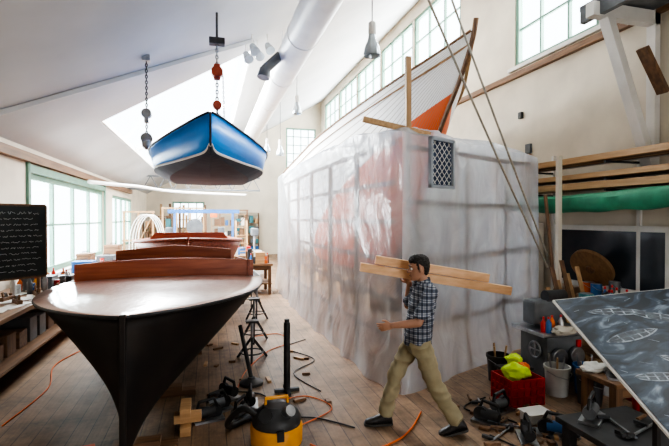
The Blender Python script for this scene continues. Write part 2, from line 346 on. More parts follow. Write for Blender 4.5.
G('windscreen_board',MB().prism([(-1.2,9.8,1.62),(-1.05,9.8,1.80),(.3,9.8,1.80),(.45,9.8,1.62)],(0,.03,0)),MAHO,parent=B2)
# ------------------------------------------------------------ generic shop things
def sawhorse(x,y,h=.75,w=.9,m=LWY,lab='wooden sawhorse with splayed legs',ang=0):
    e=E('sawhorse',lab,'sawhorse',(x,y,0),'sawhorses')
    c,s=math.cos(ang),math.sin(ang); P=lambda a,b,z:(x+a*c-b*s,y+a*s+b*c,z)
    G('top_beam',MB().beam(P(-w/2,0,h-.05),P(w/2,0,h-.05),.1,.1),m,parent=e,bevel=.004)
    for a in (-1,1):
        for b in (-1,1): G('leg',MB().beam(P(a*(w/2-.1),b*.04,h-.08),P(a*(w/2-.04),b*.25,0.0),.04,.08),m,parent=e)
        G('brace',MB().beam(P(a*(w/2-.07),-.16,h*.45),P(a*(w/2-.07),.16,h*.45),.03,.06),m,parent=e)
for y in (9.4,12.0): sawhorse(-.42,y,.5,1.4,lab='low wooden sawhorse under the mahogany hull')
def jackstand(x,y,h=.6,m=DKGREY,lab='black steel boat jack stand'):
    e=E('jack_stand',lab,'jack stand',(x,y,0),'boat jack stands')
    for k in range(3):
        a=k*2.094+.4; G('leg',MB().beam((x,y,h*.6),(x+.25*math.cos(a),y+.25*math.sin(a),0),.03,.03),m,parent=e)
    G('post',MB().cyl((x,y,h*.45),(x,y,h),.022),STEEL,parent=e)
    G('pad',MB().box((x,y,h+.015),(.18,.14,.03)),m,parent=e)
    G('tie_ring',MB().torus((x,y,h*.2),.165,.01,n=18),m,parent=e)
for x,y,h in ((.75,7.7,.7),(.95,9.2,.8),(1.0,10.9,.8),(.62,6.7,.55)): jackstand(x,y,h)
e=E('post_stand','black tubular post on a low cross foot','stand',(.91,5.33,0))
G('post',MB().cyl((.91,5.33,.03),(.91,5.33,.84),.04),BLACK,parent=e,smooth=True)
G('post_cap',MB().cyl((.91,5.33,.84),(.91,5.33,.88),.03),DKGREY,parent=e,smooth=True)
G('foot',MB().box((.91,5.33,.02),(.3,.05,.04)).box((.91,5.33,.02),(.05,.3,.038)),DKGREY,parent=e,bevel=.005)
e=E('leaning_pole_stand','black leaning steel pole on a round weighted foot','stand',(.5,5.7,0))
G('pole',MB().cyl((.52,5.7,.06),(.40,6.0,.68),.026),BLACK,parent=e,smooth=True)
G('foot',MB().lathe((.52,5.7,0),[(.15,0),(.15,.03),(.05,.07),(.04,.09)]),DKGREY,parent=e,smooth=True)
# ------------------------------------------------------------ shop vacuum & tools on floor
x,y=.60,4.08
e=E('shop_vacuum','black and yellow shop vacuum with motor head and black hose','vacuum cleaner',(x,y,0))
G('tank',MB().lathe((x,y,.03),[(.2,0),(.235,.02),(.24,.17),(.225,.19)]),YEL,parent=e,smooth=True)
G('motor_head',MB().lathe((x,y,.22),[(.222,0),(.228,.04),(.20,.10),(.14,.13),(.12,.17),(.06,.19)]),DKGREY,parent=e,smooth=True)
G('intake_cap',MB().cyl((x+.06,y-.1,.33),(x+.1,y-.18,.39),.05),STEEL,parent=e,smooth=True)
G('latch',MB().box((x,y-.24,.2),(.06,.03,.09)),BLACK,parent=e)
G('filter_cover',MB().cyl((x-.1,y-.08,.31),(x-.12,y-.16,.36),.06),BLACK,parent=e,smooth=True)
G('handle',MB().tube([(x-.1,y,.36),(x-.1,y,.45),(x+.1,y,.45),(x+.1,y,.36)],.018),YEL,parent=e,smooth=True)
for k in range(4):
    a=k*1.571+.78; G('caster',MB().cyl((x+.19*math.cos(a),y+.19*math.sin(a)-.015,.03),(x+.19*math.cos(a),y+.19*math.sin(a)+.015,.03),.03),BLACK,parent=e)
G('hose',MB().tube(smooth_tab([(x-.18,y,.3),(x-.3,y+.05,.36),(x-.42,y+.2,.2),(x-.4,y+.4,.05),(x-.2,y+.55,.04),(x-.02,y+.5,.04),(x+.05,y+.35,.12)],4),.028,10),BLACK,parent=e,smooth=True)
def powertool(x,y,z,m,lab,ang=0):
    e=E('power_tool',lab,'power tool',(x,y,z),'power tools')
    c,s=math.cos(ang),math.sin(ang); P=lambda a,b,h:(x+a*c-b*s,y+a*s+b*c,z+h)
    G('motor',MB().cyl(P(-.12,0,.09),P(.06,0,.09),.055,.05),m,parent=e,smooth=True)
    G('base_plate',MB().box(P(0,0,.012),(.3,.16,.024),(0,0,ang)),STEEL,parent=e)
    G('handle',MB().tube([P(-.12,0,.12),P(-.1,0,.2),P(.05,0,.22),P(.09,0,.13)],.018),BLACK,parent=e,smooth=True)
    G('blade_guard',MB().cyl(P(.06,-.01,.08),P(.06,.03,.08),.08),DKGREY,parent=e,smooth=True)
for a in [(.1,5.0,0,GREY,'grey power saw on the plank floor',.4),(.45,5.05,0,BLACK,'black power sander on the plank floor',1.5),(.22,5.35,0,DKGREY,'dark power sander on the plank floor',2.2),(.0,4.8,0,DKGREY,'dark power planer on the plank floor',.2),(.33,4.75,0,GREY,'grey power drill on the plank floor',.9),
    (2.75,3.95,0,DKGREY,'dark power saw lying on the floor near the crate',2.2),(3.05,4.15,0,GREY,'grey hand power tool lying on the floor',.3),(2.9,3.55,0,BLACK,'black power tool lying on the floor',1.1),(3.2,3.55,0,BLUEP,'blue power tool lying on the floor',2.5)]: powertool(*a)
def cord(pts,r,m,lab):
    G('extension_cord',MB().tube(smooth_tab([list(p) for p in pts],8),r,6),m,label=lab,cat='cord',smooth=True)
cord([(.9,4.0,.012),(1.0,3.9,.012),(1.35,3.75,.012),(1.7,3.85,.012),(1.95,4.05,.012),(2.2,4.35,.012)],.009,ORANGE,'orange extension cord snaking over the planks')
cord([(.3,5.4,.012),(.5,6.2,.012),(.9,7.0,.012),(1.3,7.4,.012),(1.2,8.0,.012),(.7,7.9,.012)],.007,ORANGE,'orange extension cord looping by the jack stands')
cord([(.2,5.2,.012),(.1,5.5,.012),(.6,5.3,.012),(.75,4.7,.012),(1.1,4.5,.012),(1.4,4.2,.012)],.008,BLACK,'black power cord on the floor')
cord([(1.3,5.2,.012),(1.1,5.9,.012),(1.5,6.4,.012),(1.2,7.1,.012),(1.6,7.5,.012)],.007,BLACK,'black power cord curling beside the tent')
cord([(.9,4.4,.012),(1.3,4.7,.012),(1.1,5.1,.012),(.7,5.0,.012),(.6,4.7,.012)],.007,ORANGE,'orange cord coiled by the vacuum')
cord([(-2.0,5.2,.012),(-1.9,6.2,.012),(-2.1,7.2,.012),(-1.8,8.2,.012)],.007,ORANGE,'orange cord beside the dark hull')
cord([(2.6,3.7,.012),(2.8,3.3,.012),(3.1,3.4,.012),(3.0,3.9,.012),(2.7,4.3,.012),(3.1,4.5,.012)],.008,BLACK,'black cord tangled among the floor tools')
for i in range(50):
    if i<32: x,y=random.uniform(2.5,3.6),random.uniform(3.2,4.4)
    else: x,y=random.uniform(-.1,1.6),random.uniform(4.6,8)
    a=random.uniform(0,3); G('wood_offcut',MB().box((x,y,.015),(random.uniform(.05,.18),random.uniform(.02,.06),.03),(0,0,a)),random.choice([LW,BRX,BRY]),label='small wood offcut lying on the floor',cat='wood scrap',group='wood offcuts',bevel=.003)
# ------------------------------------------------------------ blue boat
BB=E('blue_boat','small bright blue boat with dark bottom hanging from a chain hoist','boat',(.03,7.4,2.68))
T=[(5.78,.012,3.41,.010,3.02,2.98),(5.92,.13,3.38,.07,2.94,2.91),(6.2,.31,3.33,.24,2.91,2.86),(6.7,.60,3.25,.51,2.89,2.80),(7.3,.87,3.17,.80,2.88,2.75),(8.0,.94,3.12,.88,2.87,2.73),(8.8,.89,3.08,.84,2.86,2.73)]
ST=smooth_tab(T,3); cx=.03
for s in (-1,1):
    G('hull_side',MB().loft([[(cx+s*max(a,.012),y,zs),(cx+s*max(c,.01),y,zc)] for y,a,zs,c,zc,zk in ST],closed=False,caps=False),BLUE,parent=BB,smooth=True,solid=.015)
    G('hull_bottom',MB().loft([[(cx+s*max(c,.01),y,zc),(cx+s*max(c,.01)*.72,y,zk+.02),(cx,y,zk)] for y,a,zs,c,zc,zk in ST],closed=False,caps=False),BLUED,parent=BB,smooth=False,solid=.015)
    G('chine_strip',MB().tube([(cx+s*max(c,.01),y,zc) for y,a,zs,c,zc,zk in ST],.018,6),WHITE,parent=BB,smooth=True)
    G('bottom_strip',MB().tube([(cx+s*max(c,.01)*.72,y,zk+.02) for y,a,zs,c,zc,zk in ST],.009,6),WHITE,parent=BB,smooth=True)
    G('gunwale',MB().tube([(cx+s*(max(a,.012)+.01),y,zs+.01) for y,a,zs,c,zc,zk in ST],.014,8),BLUEN,parent=BB,smooth=True)
G('deck',MB().loft([[(cx-max(a,.012),y,zs),(cx,y,zs+.05*min(1,a*2)),(cx+max(a,.012),y,zs)] for y,a,zs,c,zc,zk in ST],closed=False,caps=False),BLUE,parent=BB,smooth=True,solid=.01)
y,a,zs,c,zc,zk=ST[-1]
G('transom',MB().prism([(cx-a,y,zs),(cx+a,y,zs),(cx+c,y,zc),(cx+c*.72,y,zk+.02),(cx,y,zk),(cx-c*.72,y,zk+.02),(cx-c,y,zc)],(0,.03,0)),BLUE,parent=BB)
G('stem',MB().tube([(cx,5.77,3.42),(cx,5.77,3.02),(cx,5.91,2.92),(cx,6.2,2.86)],.014,6),BLUEN,parent=BB)
def chain(pts,r=.012,R=.03):
    mb=MB(); a,b=V(pts[0]),V(pts[1]); L=(b-a).length; n=int(L/(R*1.5)); z=(b-a).normalized()
    x=V((1,0,0)) if abs(z.x)<.9 else V((0,1,0)); x=(x-z*x.dot(z)).normalized(); yv=z.cross(x)
    for i in range(n):
        c=a+(b-a)*((i+.5)/n); u=x if i%2 else yv
        mb.tube([c+u*R*.55*math.cos(t*.7854)+z*R*math.sin(t*.7854) for t in range(8)],r*.6,5,True)
    return mb
hx,hy=.14,7.3
e=E('chain_hoist','red chain hoist block with steel hook and lifting slings','hoist',(hx,hy,3.5))
G('ceiling_mount',MB().cyl((hx,hy,4.85),(hx,hy,cz(hx)),.02).box((hx,hy,4.88),(.24,.14,.1)),DKGREY,parent=e,bevel=.01)
G('upper_chain',chain([(hx,hy,4.82),(hx,hy,4.5)],.018,.035),STEEL,parent=e)
G('hoist_body',MB().cyl((hx,hy-.07,4.40),(hx,hy+.07,4.40),.09).box((hx,hy,4.40),(.1,.1,.24)),REDP,parent=e,smooth=True,bevel=.01)
G('lower_chain',chain([(hx,hy,4.28),(hx,hy,3.95)],.018,.035),STEEL,parent=e)
G('hand_chain',chain([(hx+.09,hy,4.38),(hx+.11,hy,3.6)],.010,.025),STEEL,parent=e)
G('hook_block',MB().cyl((hx,hy-.04,3.88),(hx,hy+.04,3.88),.07),REDP,parent=e,smooth=True)
G('hook',MB().tube([(hx,hy,3.83),(hx,hy,3.75),(hx+.05,hy,3.71),(hx+.05,hy,3.65),(hx,hy,3.62),(hx-.04,hy,3.66)],.018),BLUEN,parent=e,smooth=True)
for dx,dy in ((-.85,.3),(.85,.3),(0,-1.1)):
    G('sling',MB().beam((hx,hy,3.64),(hx+dx*.9-.03,hy+dy,3.15 if dx else 3.34),.015,.04),BLUEN,parent=e)
hx,hy=-.95,7.75
e=E('chain_hoist','silver chain hoist with pulley block hanging free','hoist',(hx,hy,3.2))
G('ceiling_mount',MB().box((hx,hy,cz(hx)-.04),(.12,.12,.1)),STEEL,parent=e)
G('upper_chain',chain([(hx,hy,cz(hx)-.08),(hx,hy,3.85)],.014),DKGREY,parent=e)
G('upper_block',MB().cyl((hx,hy-.05,3.78),(hx,hy+.05,3.78),.08).box((hx,hy,3.7),(.07,.09,.14)),STEEL,parent=e,bevel=.008)
G('middle_chain',chain([(hx,hy,3.64),(hx,hy,3.45)],.014),DKGREY,parent=e)
G('lower_block',MB().cyl((hx,hy-.05,3.38),(hx,hy+.05,3.38),.09).lathe((hx,hy,3.2),[(.02,0),(.07,.04),(.08,.14),(.03,.2)]),STEEL,parent=e,smooth=True)
# ------------------------------------------------------------ white boat in tent
def whm(nt,b,N,L):
    tc=N('ShaderNodeTexCoord'); sp=N('ShaderNodeSeparateXYZ'); L(tc.outputs['Object'],sp.inputs[0])
    at=N('ShaderNodeAttribute'); at.attribute_name='girth'
    mu=N('ShaderNodeMath'); mu.operation='MULTIPLY'; mu.inputs[1].default_value=24; L(at.outputs['Fac'],mu.inputs[0])
    fr=N('ShaderNodeMath'); fr.operation='FRACT'; L(mu.outputs[0],fr.inputs[0])
    lt=N('ShaderNodeMath'); lt.operation='LESS_THAN'; lt.inputs[1].default_value=.16; L(fr.outputs[0],lt.inputs[0])
    r=N('ShaderNodeValToRGB'); r.color_ramp.interpolation='CONSTANT'; e=r.color_ramp.elements
    # painted band is swept up steeply at the bow: z + .5*y
    wl=N('ShaderNodeMath'); wl.operation='MULTIPLY_ADD'; wl.inputs[1].default_value=.42; L(sp.outputs['Y'],wl.inputs[0]); L(sp.outputs['Z'],wl.inputs[2])
    mr=N('ShaderNodeMapRange'); mr.inputs['From Min'].default_value=.0; mr.inputs['From Max'].default_value=4; L(wl.outputs[0],mr.inputs[0]); L(mr.outputs[0],r.inputs[0])
    e[0].color=(.78,.15,.04,1); e[0].position=0; e[1].color=(.86,.84,.80,1); e[1].position=.47
    mx=N('ShaderNodeMixRGB'); hf=N('ShaderNodeMath'); hf.operation='MULTIPLY'; hf.inputs[1].default_value=.75; L(lt.outputs[0],hf.inputs[0]); L(hf.outputs[0],mx.inputs[0]); L(r.outputs[0],mx.inputs[1]); mx.inputs[2].default_value=(.30,.24,.19,1); L(mx.outputs[0],b.inputs['Base Color'])
    b.inputs['Roughness'].default_value=.5
WH=stripemat('white_planked_hull',whm)
WB=E('sailing_vessel','large white planked wooden vessel with orange-red lower bow inside plastic','boat',(3.9,12,.5))
tab=[(6.02,3.9,.015,4.95,4.78,1),(6.45,3.9,.24,4.80,4.30,1.0),(7.2,3.9,.60,4.58,3.40,.9),(7.9,3.9,.84,4.43,2.4,.85),(8.7,3.9,1.03,4.30,1.5,.75),(9.7,3.9,1.22,4.15,.9,.6),(10.8,3.9,1.40,3.97,.75,.55),(12.2,3.9,1.5,3.76,.7,.5),(15,3.9,1.45,3.6,.7,.5),(18,3.9,1.0,3.75,.8,.6)]
S3,r3=roundhull(tab,5,48)
ho=G('hull',MB().loft(r3,closed=False,caps=False),WH,parent=WB,smooth=True,origin=(3.9,12,0))
at=ho.data.attributes.new('girth','FLOAT','POINT'); nr=len(r3[0])
at.data.foreach_set('value',[abs(i%nr-(nr//2))/(nr//2) for i in range(len(ho.data.vertices))])
ho['label']='white planking with orange-red lower bow'
for s in (-1,1):
    G('cap_rail',MB().tube([(cx+s*(max(hb,.015)+.01),y,zs+.02) for y,cx,hb,zs,zk,p in S3],.022,8),BRY,parent=WB,smooth=True)
G('stem_head',MB().tube(smooth_tab([(3.9,5.93,5.12),(3.9,6.05,4.78),(3.9,6.4,4.30),(3.9,6.85,3.82),(3.9,7.15,3.45),(3.9,7.45,3.0)],4),.04,8),BRZ,parent=WB,smooth=True)
G('deck',MB().loft([[(cx-max(hb,.015),y,zs-.15),(cx+max(hb,.015),y,zs-.15)] for y,cx,hb,zs,zk,p in S3],closed=False,caps=False),LWY,parent=WB)
G('keel',MB().box((3.9,13.5,.6),(.15,9.5,.4)),BRY,parent=WB)
for yy in (9.6,12,14.5,17): G('timber_block',MB().box((3.9,yy,.2),(.8,.3,.4)),LW,label='heavy timber block under the vessel keel',cat='wood block',group='keel blocks',bevel=.01)
# ------------------------------------------------------------ plastic tent
PA=[(2.02,13.4),(2.0,9),(2.08,6.5),(2.16,5.12),(2.24,4.93),(2.9,5.2),(4.2,5.84),(5.4,6.38),(5.5,6.5),(5.6,9.5),(5.6,13.4)]
def resample(P,step):
    out=[]
    for a,b in zip(P,P[1:]):
        a=V(a);b=V(b);n=max(1,int((b-a).length/step))
        for i in range(n): out.append(a+(b-a)*i/n)
    out.append(V(P[-1])); return out
RP=resample([(p[0],p[1],0) for p in PA],.05)
NZ=44; rings=[]; topz=[]
for i,p in enumerate(RP):
    t=(RP[min(i+1,len(RP)-1)]-RP[max(i-1,0)]).normalized(); n=V((t.y,-t.x,0))
    if (p-V((3.9,9.5,0))).dot(n)<0: n=-n
    ht=3.3 if p.y>6.2 and p.x<3 else 3.13
    if 4.9<p.y<6.2 and p.x<2.3: ht=3.13+.17*(p.y-4.9)/1.3
    ht+=.04*noise.noise(V((i*.09,0,3)))
    r=[]; s=i*.05
    for j in range(NZ+1):
        z=ht*j/NZ; w=1-j/NZ
        a=.014*math.sin(s*5+2.0*noise.noise(V((s*.7,z*.5,0))))*(.25+.9*w)+.05*noise.noise(V((s*.8,z*.5,7)))*(.2+.8*w)
        a+=.03*noise.noise(V((s*2.2+z*1.2,z*1.3-s*.5,11)))
        a+=.55*max(0,w-.8)*(1+.8*noise.noise(V((s*2.5,5,5))))
        if j==NZ: a=0
        r.append(p+n*a+V((0,0,z+.012)))
    topz.append(p+V((0,0,ht+.012))); rings.append(r)
TE=E('plastic_tent','translucent plastic sheeting tent draped around the white vessel','tent',(3.8,8,0))
G('plastic_wall',MB().loft(rings,closed=False,caps=False),PLAS,parent=TE,smooth=True,origin=(3,6,0))
roof=[]
for i,p in enumerate(topz):
    c=V((3.9,min(max(p.y+.3,7.4),13),3.62)); tt=.62 if p.x<3.0 or p.x>5 else .75
    q=p+(c-p)*tt; q.z=3.5+.03*noise.noise(V((i*.2,1,1)))
    if p.y>8: q=V((p.x+(.45 if p.x<4 else -.35),p.y,3.5))
    roof.append([p+(q-p)*(k/8)+V((0,0,.04*math.sin(k/8*3.14)+.04*noise.noise(V((i*.15,k*.4,4))) if 0<k<8 else 0)) for k in range(9)])
G('plastic_roof',MB().loft(roof,closed=False,caps=False),PLAS,parent=TE,smooth=True,origin=(3,6,0))
for (x,y) in [(2.12,12.5),(2.1,11),(2.1,9.5),(2.12,8),(2.17,6.6),(2.36,5.13),(3.3,5.55),(4.3,6.02),(5.3,6.5)]:
    tall=(x,y)==(2.36,5.13)
    G('frame_post',MB().beam((x+.09,y+.09,0),(x+.09,y+.09,4.15 if tall else 3.1),.05,.07),LWZ,parent=TE)
for z in (.55,1.05,1.55,2.05,2.55,3.05):
    G('frame_rail',MB().beam((2.12,13,z),(2.09,8.8,z),.03,.06).beam((2.09,8.8,z),(2.17,6.5,z),.03,.06).beam((2.17,6.5,z),(2.27,5.2,z),.03,.06),BRY,parent=TE)
for z in (.8,1.6,2.3,3.0):
    G('frame_rail',MB().beam((2.45,5.16,z),(5.3,6.45,z),.03,.06),BRY,parent=TE)
G('cross_beam',MB().beam((1.85,5.25,3.33),(2.75,5.2,3.17),.05,.07),LWY,parent=TE,bevel=.004)
ev=V((.909,.417,0)); nv=V((.417,-.909,0)); c0=V((2.85,5.22,2.8))+nv*.09
R3=Matrix((ev,-nv,V((0,0,1)))).transposed()
e=E('lattice_vent','grey framed vent panel with dark blue diamond lattice','vent',c0-V((0,0,.31)))
mb=MB()
for sx in (-1,1): mb.box(c0+ev*sx*.23,(.04,.05,.64),R3)
for sz in (-1,1): mb.box(c0+V((0,0,sz*.30)),(.5,.05,.04),R3)
G('vent_frame',mb,mat('vent_grey',(.35,.38,.42)),parent=e)
G('vent_panel',MB().box(c0-nv*.01,(.42,.01,.57),R3),mat('vent_blue',(.02,.035,.08),(.035,.055,.11),5),parent=e)
mb=MB()
for k in range(-7,8):
    for s in (-1,1):
        kk=k*.1; P=[]
        for q in range(21):
            zz=-.27+.54*q/20; uu=kk-s*zz
            if abs(uu)<=.2: P.append((uu,zz))
        if len(P)>1:
            (u0,z0),(u1,z1)=P[0],P[-1]; mb.beam(c0+ev*u0+V((0,0,z0)),c0+ev*u1+V((0,0,z1)),.007,.007)
G('lattice',mb,WHITE,parent=e)
ROPE=mat('rope',(.36,.33,.28),(.28,.25,.2),30)
for i,(bx,top) in enumerate([((5.06,5.74,1.33),(1.66,4.66,6.15)),((5.1,5.76,1.45),(2.18,4.9,6.42))]):
    a=V(bx);b=V(top); pts=[a+(b-a)*k/10-V((0,0,.08*math.sin(math.pi*k/10))) for k in range(11)]
    G('rope',MB().tube(pts,.016,6),ROPE,label='long slanting rope from the ceiling to a timber post',cat='rope',group='slanting ropes',smooth=True)
G('timber_post',MB().box((5.45,5.95,1.55),(.07,.07,3.1)),CREAM,label='slim cream upright post beside the tent',cat='post',bevel=.004)
G('wooden_pole',MB().cyl((5.12,5.7,1.2),(4.9,5.62,2.45),.026),BRZ,label='dark wooden pole tied to the slanting ropes',cat='pole')
# ------------------------------------------------------------ bracket at right wall
e=E('wall_bracket','white timber bracket with diagonal brace under a grey platform','bracket',(6.0,5.2,2.7))
G('diagonal_brace',MB().beam((6.44,5.17,2.75),(5.55,5.17,5.0),.12,.16,(0,1,0)),WHITE,parent=e,bevel=.006)
G('horizontal_beam',MB().beam((6.5,5.17,5.08),(5.25,5.17,5.08),.14,.2),WHITE,parent=e,bevel=.006)
G('wall_post',MB().box((6.44,5.17,3.9),(.1,.14,2.6)),WHITE,parent=e)
G('platform',MB().box((5.95,4.2,5.24),(1.1,2.6,.08)),GREY,parent=e)
G('rim_joist',MB().box((5.4,4.2,5.1),(.08,2.5,.2)),GREY,parent=e)
G('short_block',MB().beam((6.3,4.9,3.9),(5.9,4.9,4.5),.06,.16,(0,1,0)),BRZ,parent=e)
k=0
for z0,cnt in ((2.99,5),(2.73,5),(2.56,4),(2.31,3)):
    xx=5.82 if z0>2.4 else 6.05
    for j in range(cnt):
        w=random.uniform(.07,.11); h=random.uniform(.04,.11); y0=random.uniform(2.9,3.4); y1=random.uniform(7.2,8.1) if xx>5.95 else random.uniform(7.0,7.4)
        G('lumber_plank',MB().beam((xx,y0,z0+h/2),(xx,y1,z0+h/2+.005),w,h),[LWY,BRY,LWY,BRY,WHITE][k%5],label=['long pale plank stacked on the wall rack','rough brown plank stacked on the wall rack'][k%2],cat='lumber',group='planks on the wall rack',bevel=.004)
        xx+=w*.5+.065; k+=1
rg=[]
for i in range(60):
    y=2.9+4.5*i/59; r=[]
    for q in range(16):
        a=6.2832*q/16; n_=1+.2*noise.noise(V((math.cos(a)*1.2,math.sin(a)*1.2,y*1.8)))
        r.append((5.76+.16*math.cos(a)*n_,y,2.42+(.09*math.sin(a) if math.sin(a)>0 else .20*math.sin(a))*n_-.03*math.sin(y*1.3)))
    rg.append(r)
G('rolled_tarp',MB().loft(rg),GREENB,label='long green tarp roll draped under the lumber rack',cat='tarp',smooth=True)
for y in (3.6,5.4,7.2):
    e=E('rack_bracket','upright steel lumber rack post with arms','bracket',(6.3,y,0),'lumber rack brackets')
    G('upright',MB().box((6.47,y,1.65),(.05,.06,3.3)),WHITE,parent=e)
    for z in (2.3,2.55,2.72,2.98): G('arm',MB().box((6.13,y,z-.02),(.68,.04,.03)),DKGREY,parent=e)
wn[0]+=1
o=G('window_%d'%wn[0],MB().box((6.46,6.0,1.93),(.08,2.3,.09)).box((6.46,6.0,.92),(.08,2.3,.09)).box((6.46,7.1,1.42),(.08,.1,.95)).box((6.46,4.9,1.42),(.08,.1,.95)),WHITE,kind='structure')
G('glass',MB().box((6.475,6.0,1.42),(.04,2.08,.94)),DGLASS,parent=o)
e=E('wooden_disc','round plywood disc with hand cut centre leaning on the bench','wooden disc',(6.2,6.05,.88))
DW=wood('disc_wood',(.30,.17,.08),(.2,.11,.05),'z')
G('disc_face',MB().cyl((6.2,6.05,1.24),(6.26,6.06,1.28),.36,n=40),DW,parent=e,bevel=.004); G('disc_hub',MB().cyl((6.17,6.045,1.22),(6.2,6.05,1.24),.07,n=24),BRZ,parent=e)
for (y,z,w,h,m) in ((7.9,3.55,.14,.2,GREY),(8.15,4.3,.1,.14,BLACK),(7.75,1.5,.3,.4,BRZ),(7.75,2.05,.2,.15,PAPER)):
    G('wall_box',MB().box((6.46,y,z),(.07,w,h)),m,label='small box fixed to the cream wall',cat='electrical box',bevel=.008)
e=E('cabinet','tall cream shop cabinet against the wall','cabinet',(6.2,7.7,0))
G('body',MB().box((6.2,7.7,1.0),(.45,.6,2.0)),CREAM,parent=e,bevel=.006)
G('door',MB().box((5.96,7.56,1.0),(.02,.28,1.85)),WHITE,parent=e,bevel=.004); G('door',MB().box((5.96,7.85,1.0),(.02,.28,1.85)),WHITE,parent=e,bevel=.004)
def table(name,lab,cat,x0,x1,y0,y1,h,m,lm,t=.06,leg=.08,shelf=None,group=None):
    e=E(name,lab,cat,((x0+x1)/2,(y0+y1)/2,0),group)
    G('tabletop',MB().box(((x0+x1)/2,(y0+y1)/2,h-t/2),(x1-x0,y1-y0,t)),m,parent=e,bevel=.005)
    for x in (x0+leg,x1-leg):
        for y in (y0+leg,y1-leg): G('leg',MB().box((x,y,(h-t)/2),(leg,leg,h-t)),lm,parent=e)
    if shelf: G('lower_shelf',MB().box(((x0+x1)/2,(y0+y1)/2,shelf),(x1-x0-.05,y1-y0-.05,.03)),m,parent=e)
    G('apron',MB().box(((x0+x1)/2,y0+leg,h-t-.06),(x1-x0-2*leg,.03,.12)),m,parent=e)
table('workbench','worn wooden workbench cluttered with tools','workbench',4.8,6.2,4.3,5.1,.85,BRX,BRZ,shelf=.3)
table('workbench','dark wooden bench by the wall window','workbench',5.75,6.4,5.3,6.4,.88,BRX,BRZ,shelf=.3)
def can(x,y,z,r,h,m,lab,name='paint_can',cat='can',group='cans and tubs'):
    e=E(name,lab,cat,(x,y,z),group)
    G('body',MB().lathe((x,y,z),[(r*.97,0),(r,.01),(r,h*.95),(r*1.04,h*.96),(r*1.04,h),(r*.9,h)]),m,parent=e,smooth=True)
    G('lid',MB().cyl((x,y,z+h*.985),(x,y,z+h+.006),r*.88,n=20),STEEL,parent=e)
    G('handle',MB().tube([(x-r,y,z+h*.85),(x-r*.8,y-r*.9,z+h*.6),(x,y-r*1.25,z+h*.5),(x+r*.8,y-r*.9,z+h*.6),(x+r,y,z+h*.85)],.004,5),STEEL,parent=e)
def bottle(x,y,z,m,h=.24):
    e=E('bottle','plastic squeeze bottle among workshop tools','bottle',(x,y,z),'bottles on the benches')
    G('body',MB().lathe((x,y,z),[(.033,0),(.036,.01),(.036,h*.6),(.015,h*.78),(.012,h*.86)]),m,parent=e,smooth=True)
    G('cap',MB().lathe((x,y,z+h*.86),[(.015,0),(.015,h*.1),(.004,h*.14)]),RED,parent=e,smooth=True)
def bucket(x,y,z,m,lab,r=.14,h=.34):
    e=E('bucket',lab,'bucket',(x,y,z),'buckets among the tools')
    G('body',MB().lathe((x,y,z),[(r*.85,0),(r,h*.9),(r*1.08,h*.9),(r*1.08,h),(r*.97,h),(r*.82,.03)]),m,parent=e,smooth=True)
    G('handle',MB().tube([(x-r*1.05,y,z+h*.85),(x-r*.8,y-r*.8,z+h*.75),(x,y-r*1.2,z+h*.66),(x+r*.8,y-r*.8,z+h*.75),(x+r*1.05,y,z+h*.85)],.005,5),STEEL,parent=e)
    for q in range(3):
        a=q*2.1+x; G('content_stick',MB().cyl((x+.04*math.cos(a),y+.04*math.sin(a),z+.05),(x+.1*math.cos(a),y+.1*math.sin(a),z+h*1.35),.012),random.choice([LWZ,BRZ,STEEL]),parent=e)
CW=mat('can_white',(.6,.6,.58))
cm=[CW,RED,STEEL,BLUEP,ORANGE,GREY,TEAL,YEL]
k=0
for (x,y,z) in [(4.9,4.45,.85),(5.05,4.65,.85),(5.2,4.45,.85),(5.4,4.7,.85),(5.6,4.5,.85),(4.95,4.9,.85),(5.9,4.8,.85),(4.95,4.6,.315),(5.2,4.6,.315),(5.5,4.65,.315),(5.85,5.6,.88),(5.95,5.85,.88),(6.1,5.5,.88),(3.78,4.98,0),(3.95,5.15,0),(4.6,4.2,0),(4.75,4.0,0)]:
    k+=1; can(x,y,z,random.uniform(.07,.10),random.uniform(.15,.25),cm[k%8],random.choice(['round metal can on the workbench','paint can standing among tools']))
for i in range(14): bottle(random.uniform(4.9,6.1),random.uniform(4.35,5.0),.85,cm[(i*5+1)%8],random.uniform(.2,.32))
for i in range(7): bottle(random.uniform(4.05,4.6),random.uniform(4.6,4.7),.665,cm[(i*3)%8],random.uniform(.18,.26))
for a in ((4.0,4.38,0,CW,'white plastic bucket holding sticks'),(4.35,4.3,0,BLUEP,'blue bucket holding sticks'),(4.15,4.05,0,DKGREY,'black bucket holding sticks'),(4.6,3.75,0,RED,'red bucket holding sticks'),(3.6,4.95,0,DKGREY,'black bucket holding sticks'),(4.9,3.9,0,CW,'white plastic bucket holding sticks')): bucket(*a)
x,y=4.35,4.88
e=E('planer_machine','grey steel shop machine with rollers and twin drums','machine',(x,y,0))
G('cabinet_base',MB().box((x,y,.3),(.55,.5,.6)),GREY,parent=e,bevel=.02)
G('machine_bed',MB().box((x,y,.64),(.75,.6,.05)),STEEL,parent=e,bevel=.005)
for dx in (-.13,.13): G('drum',MB().cyl((x+dx,y-.27,.36),(x+dx,y-.33,.36),.11),STEEL,parent=e,smooth=True,bevel=.01)
G('hood',MB().box((x,y+.12,.85),(.5,.25,.32)),GREY,parent=e,bevel=.03)
G('motor',MB().cyl((x-.05,y+.05,1.06),(x+.25,y+.05,1.06),.08),DKGREY,parent=e,smooth=True)
G('hand_wheel',MB().torus((x-.33,y-.1,.42),.1,.012,(1,0,0)).box((x-.33,y-.1,.42),(.015,.2,.015)).box((x-.33,y-.1,.42),(.015,.015,.2)),STEEL,parent=e,smooth=True)
G('switch',MB().box((x+.2,y-.26,.5),(.06,.03,.09)),RED,parent=e)
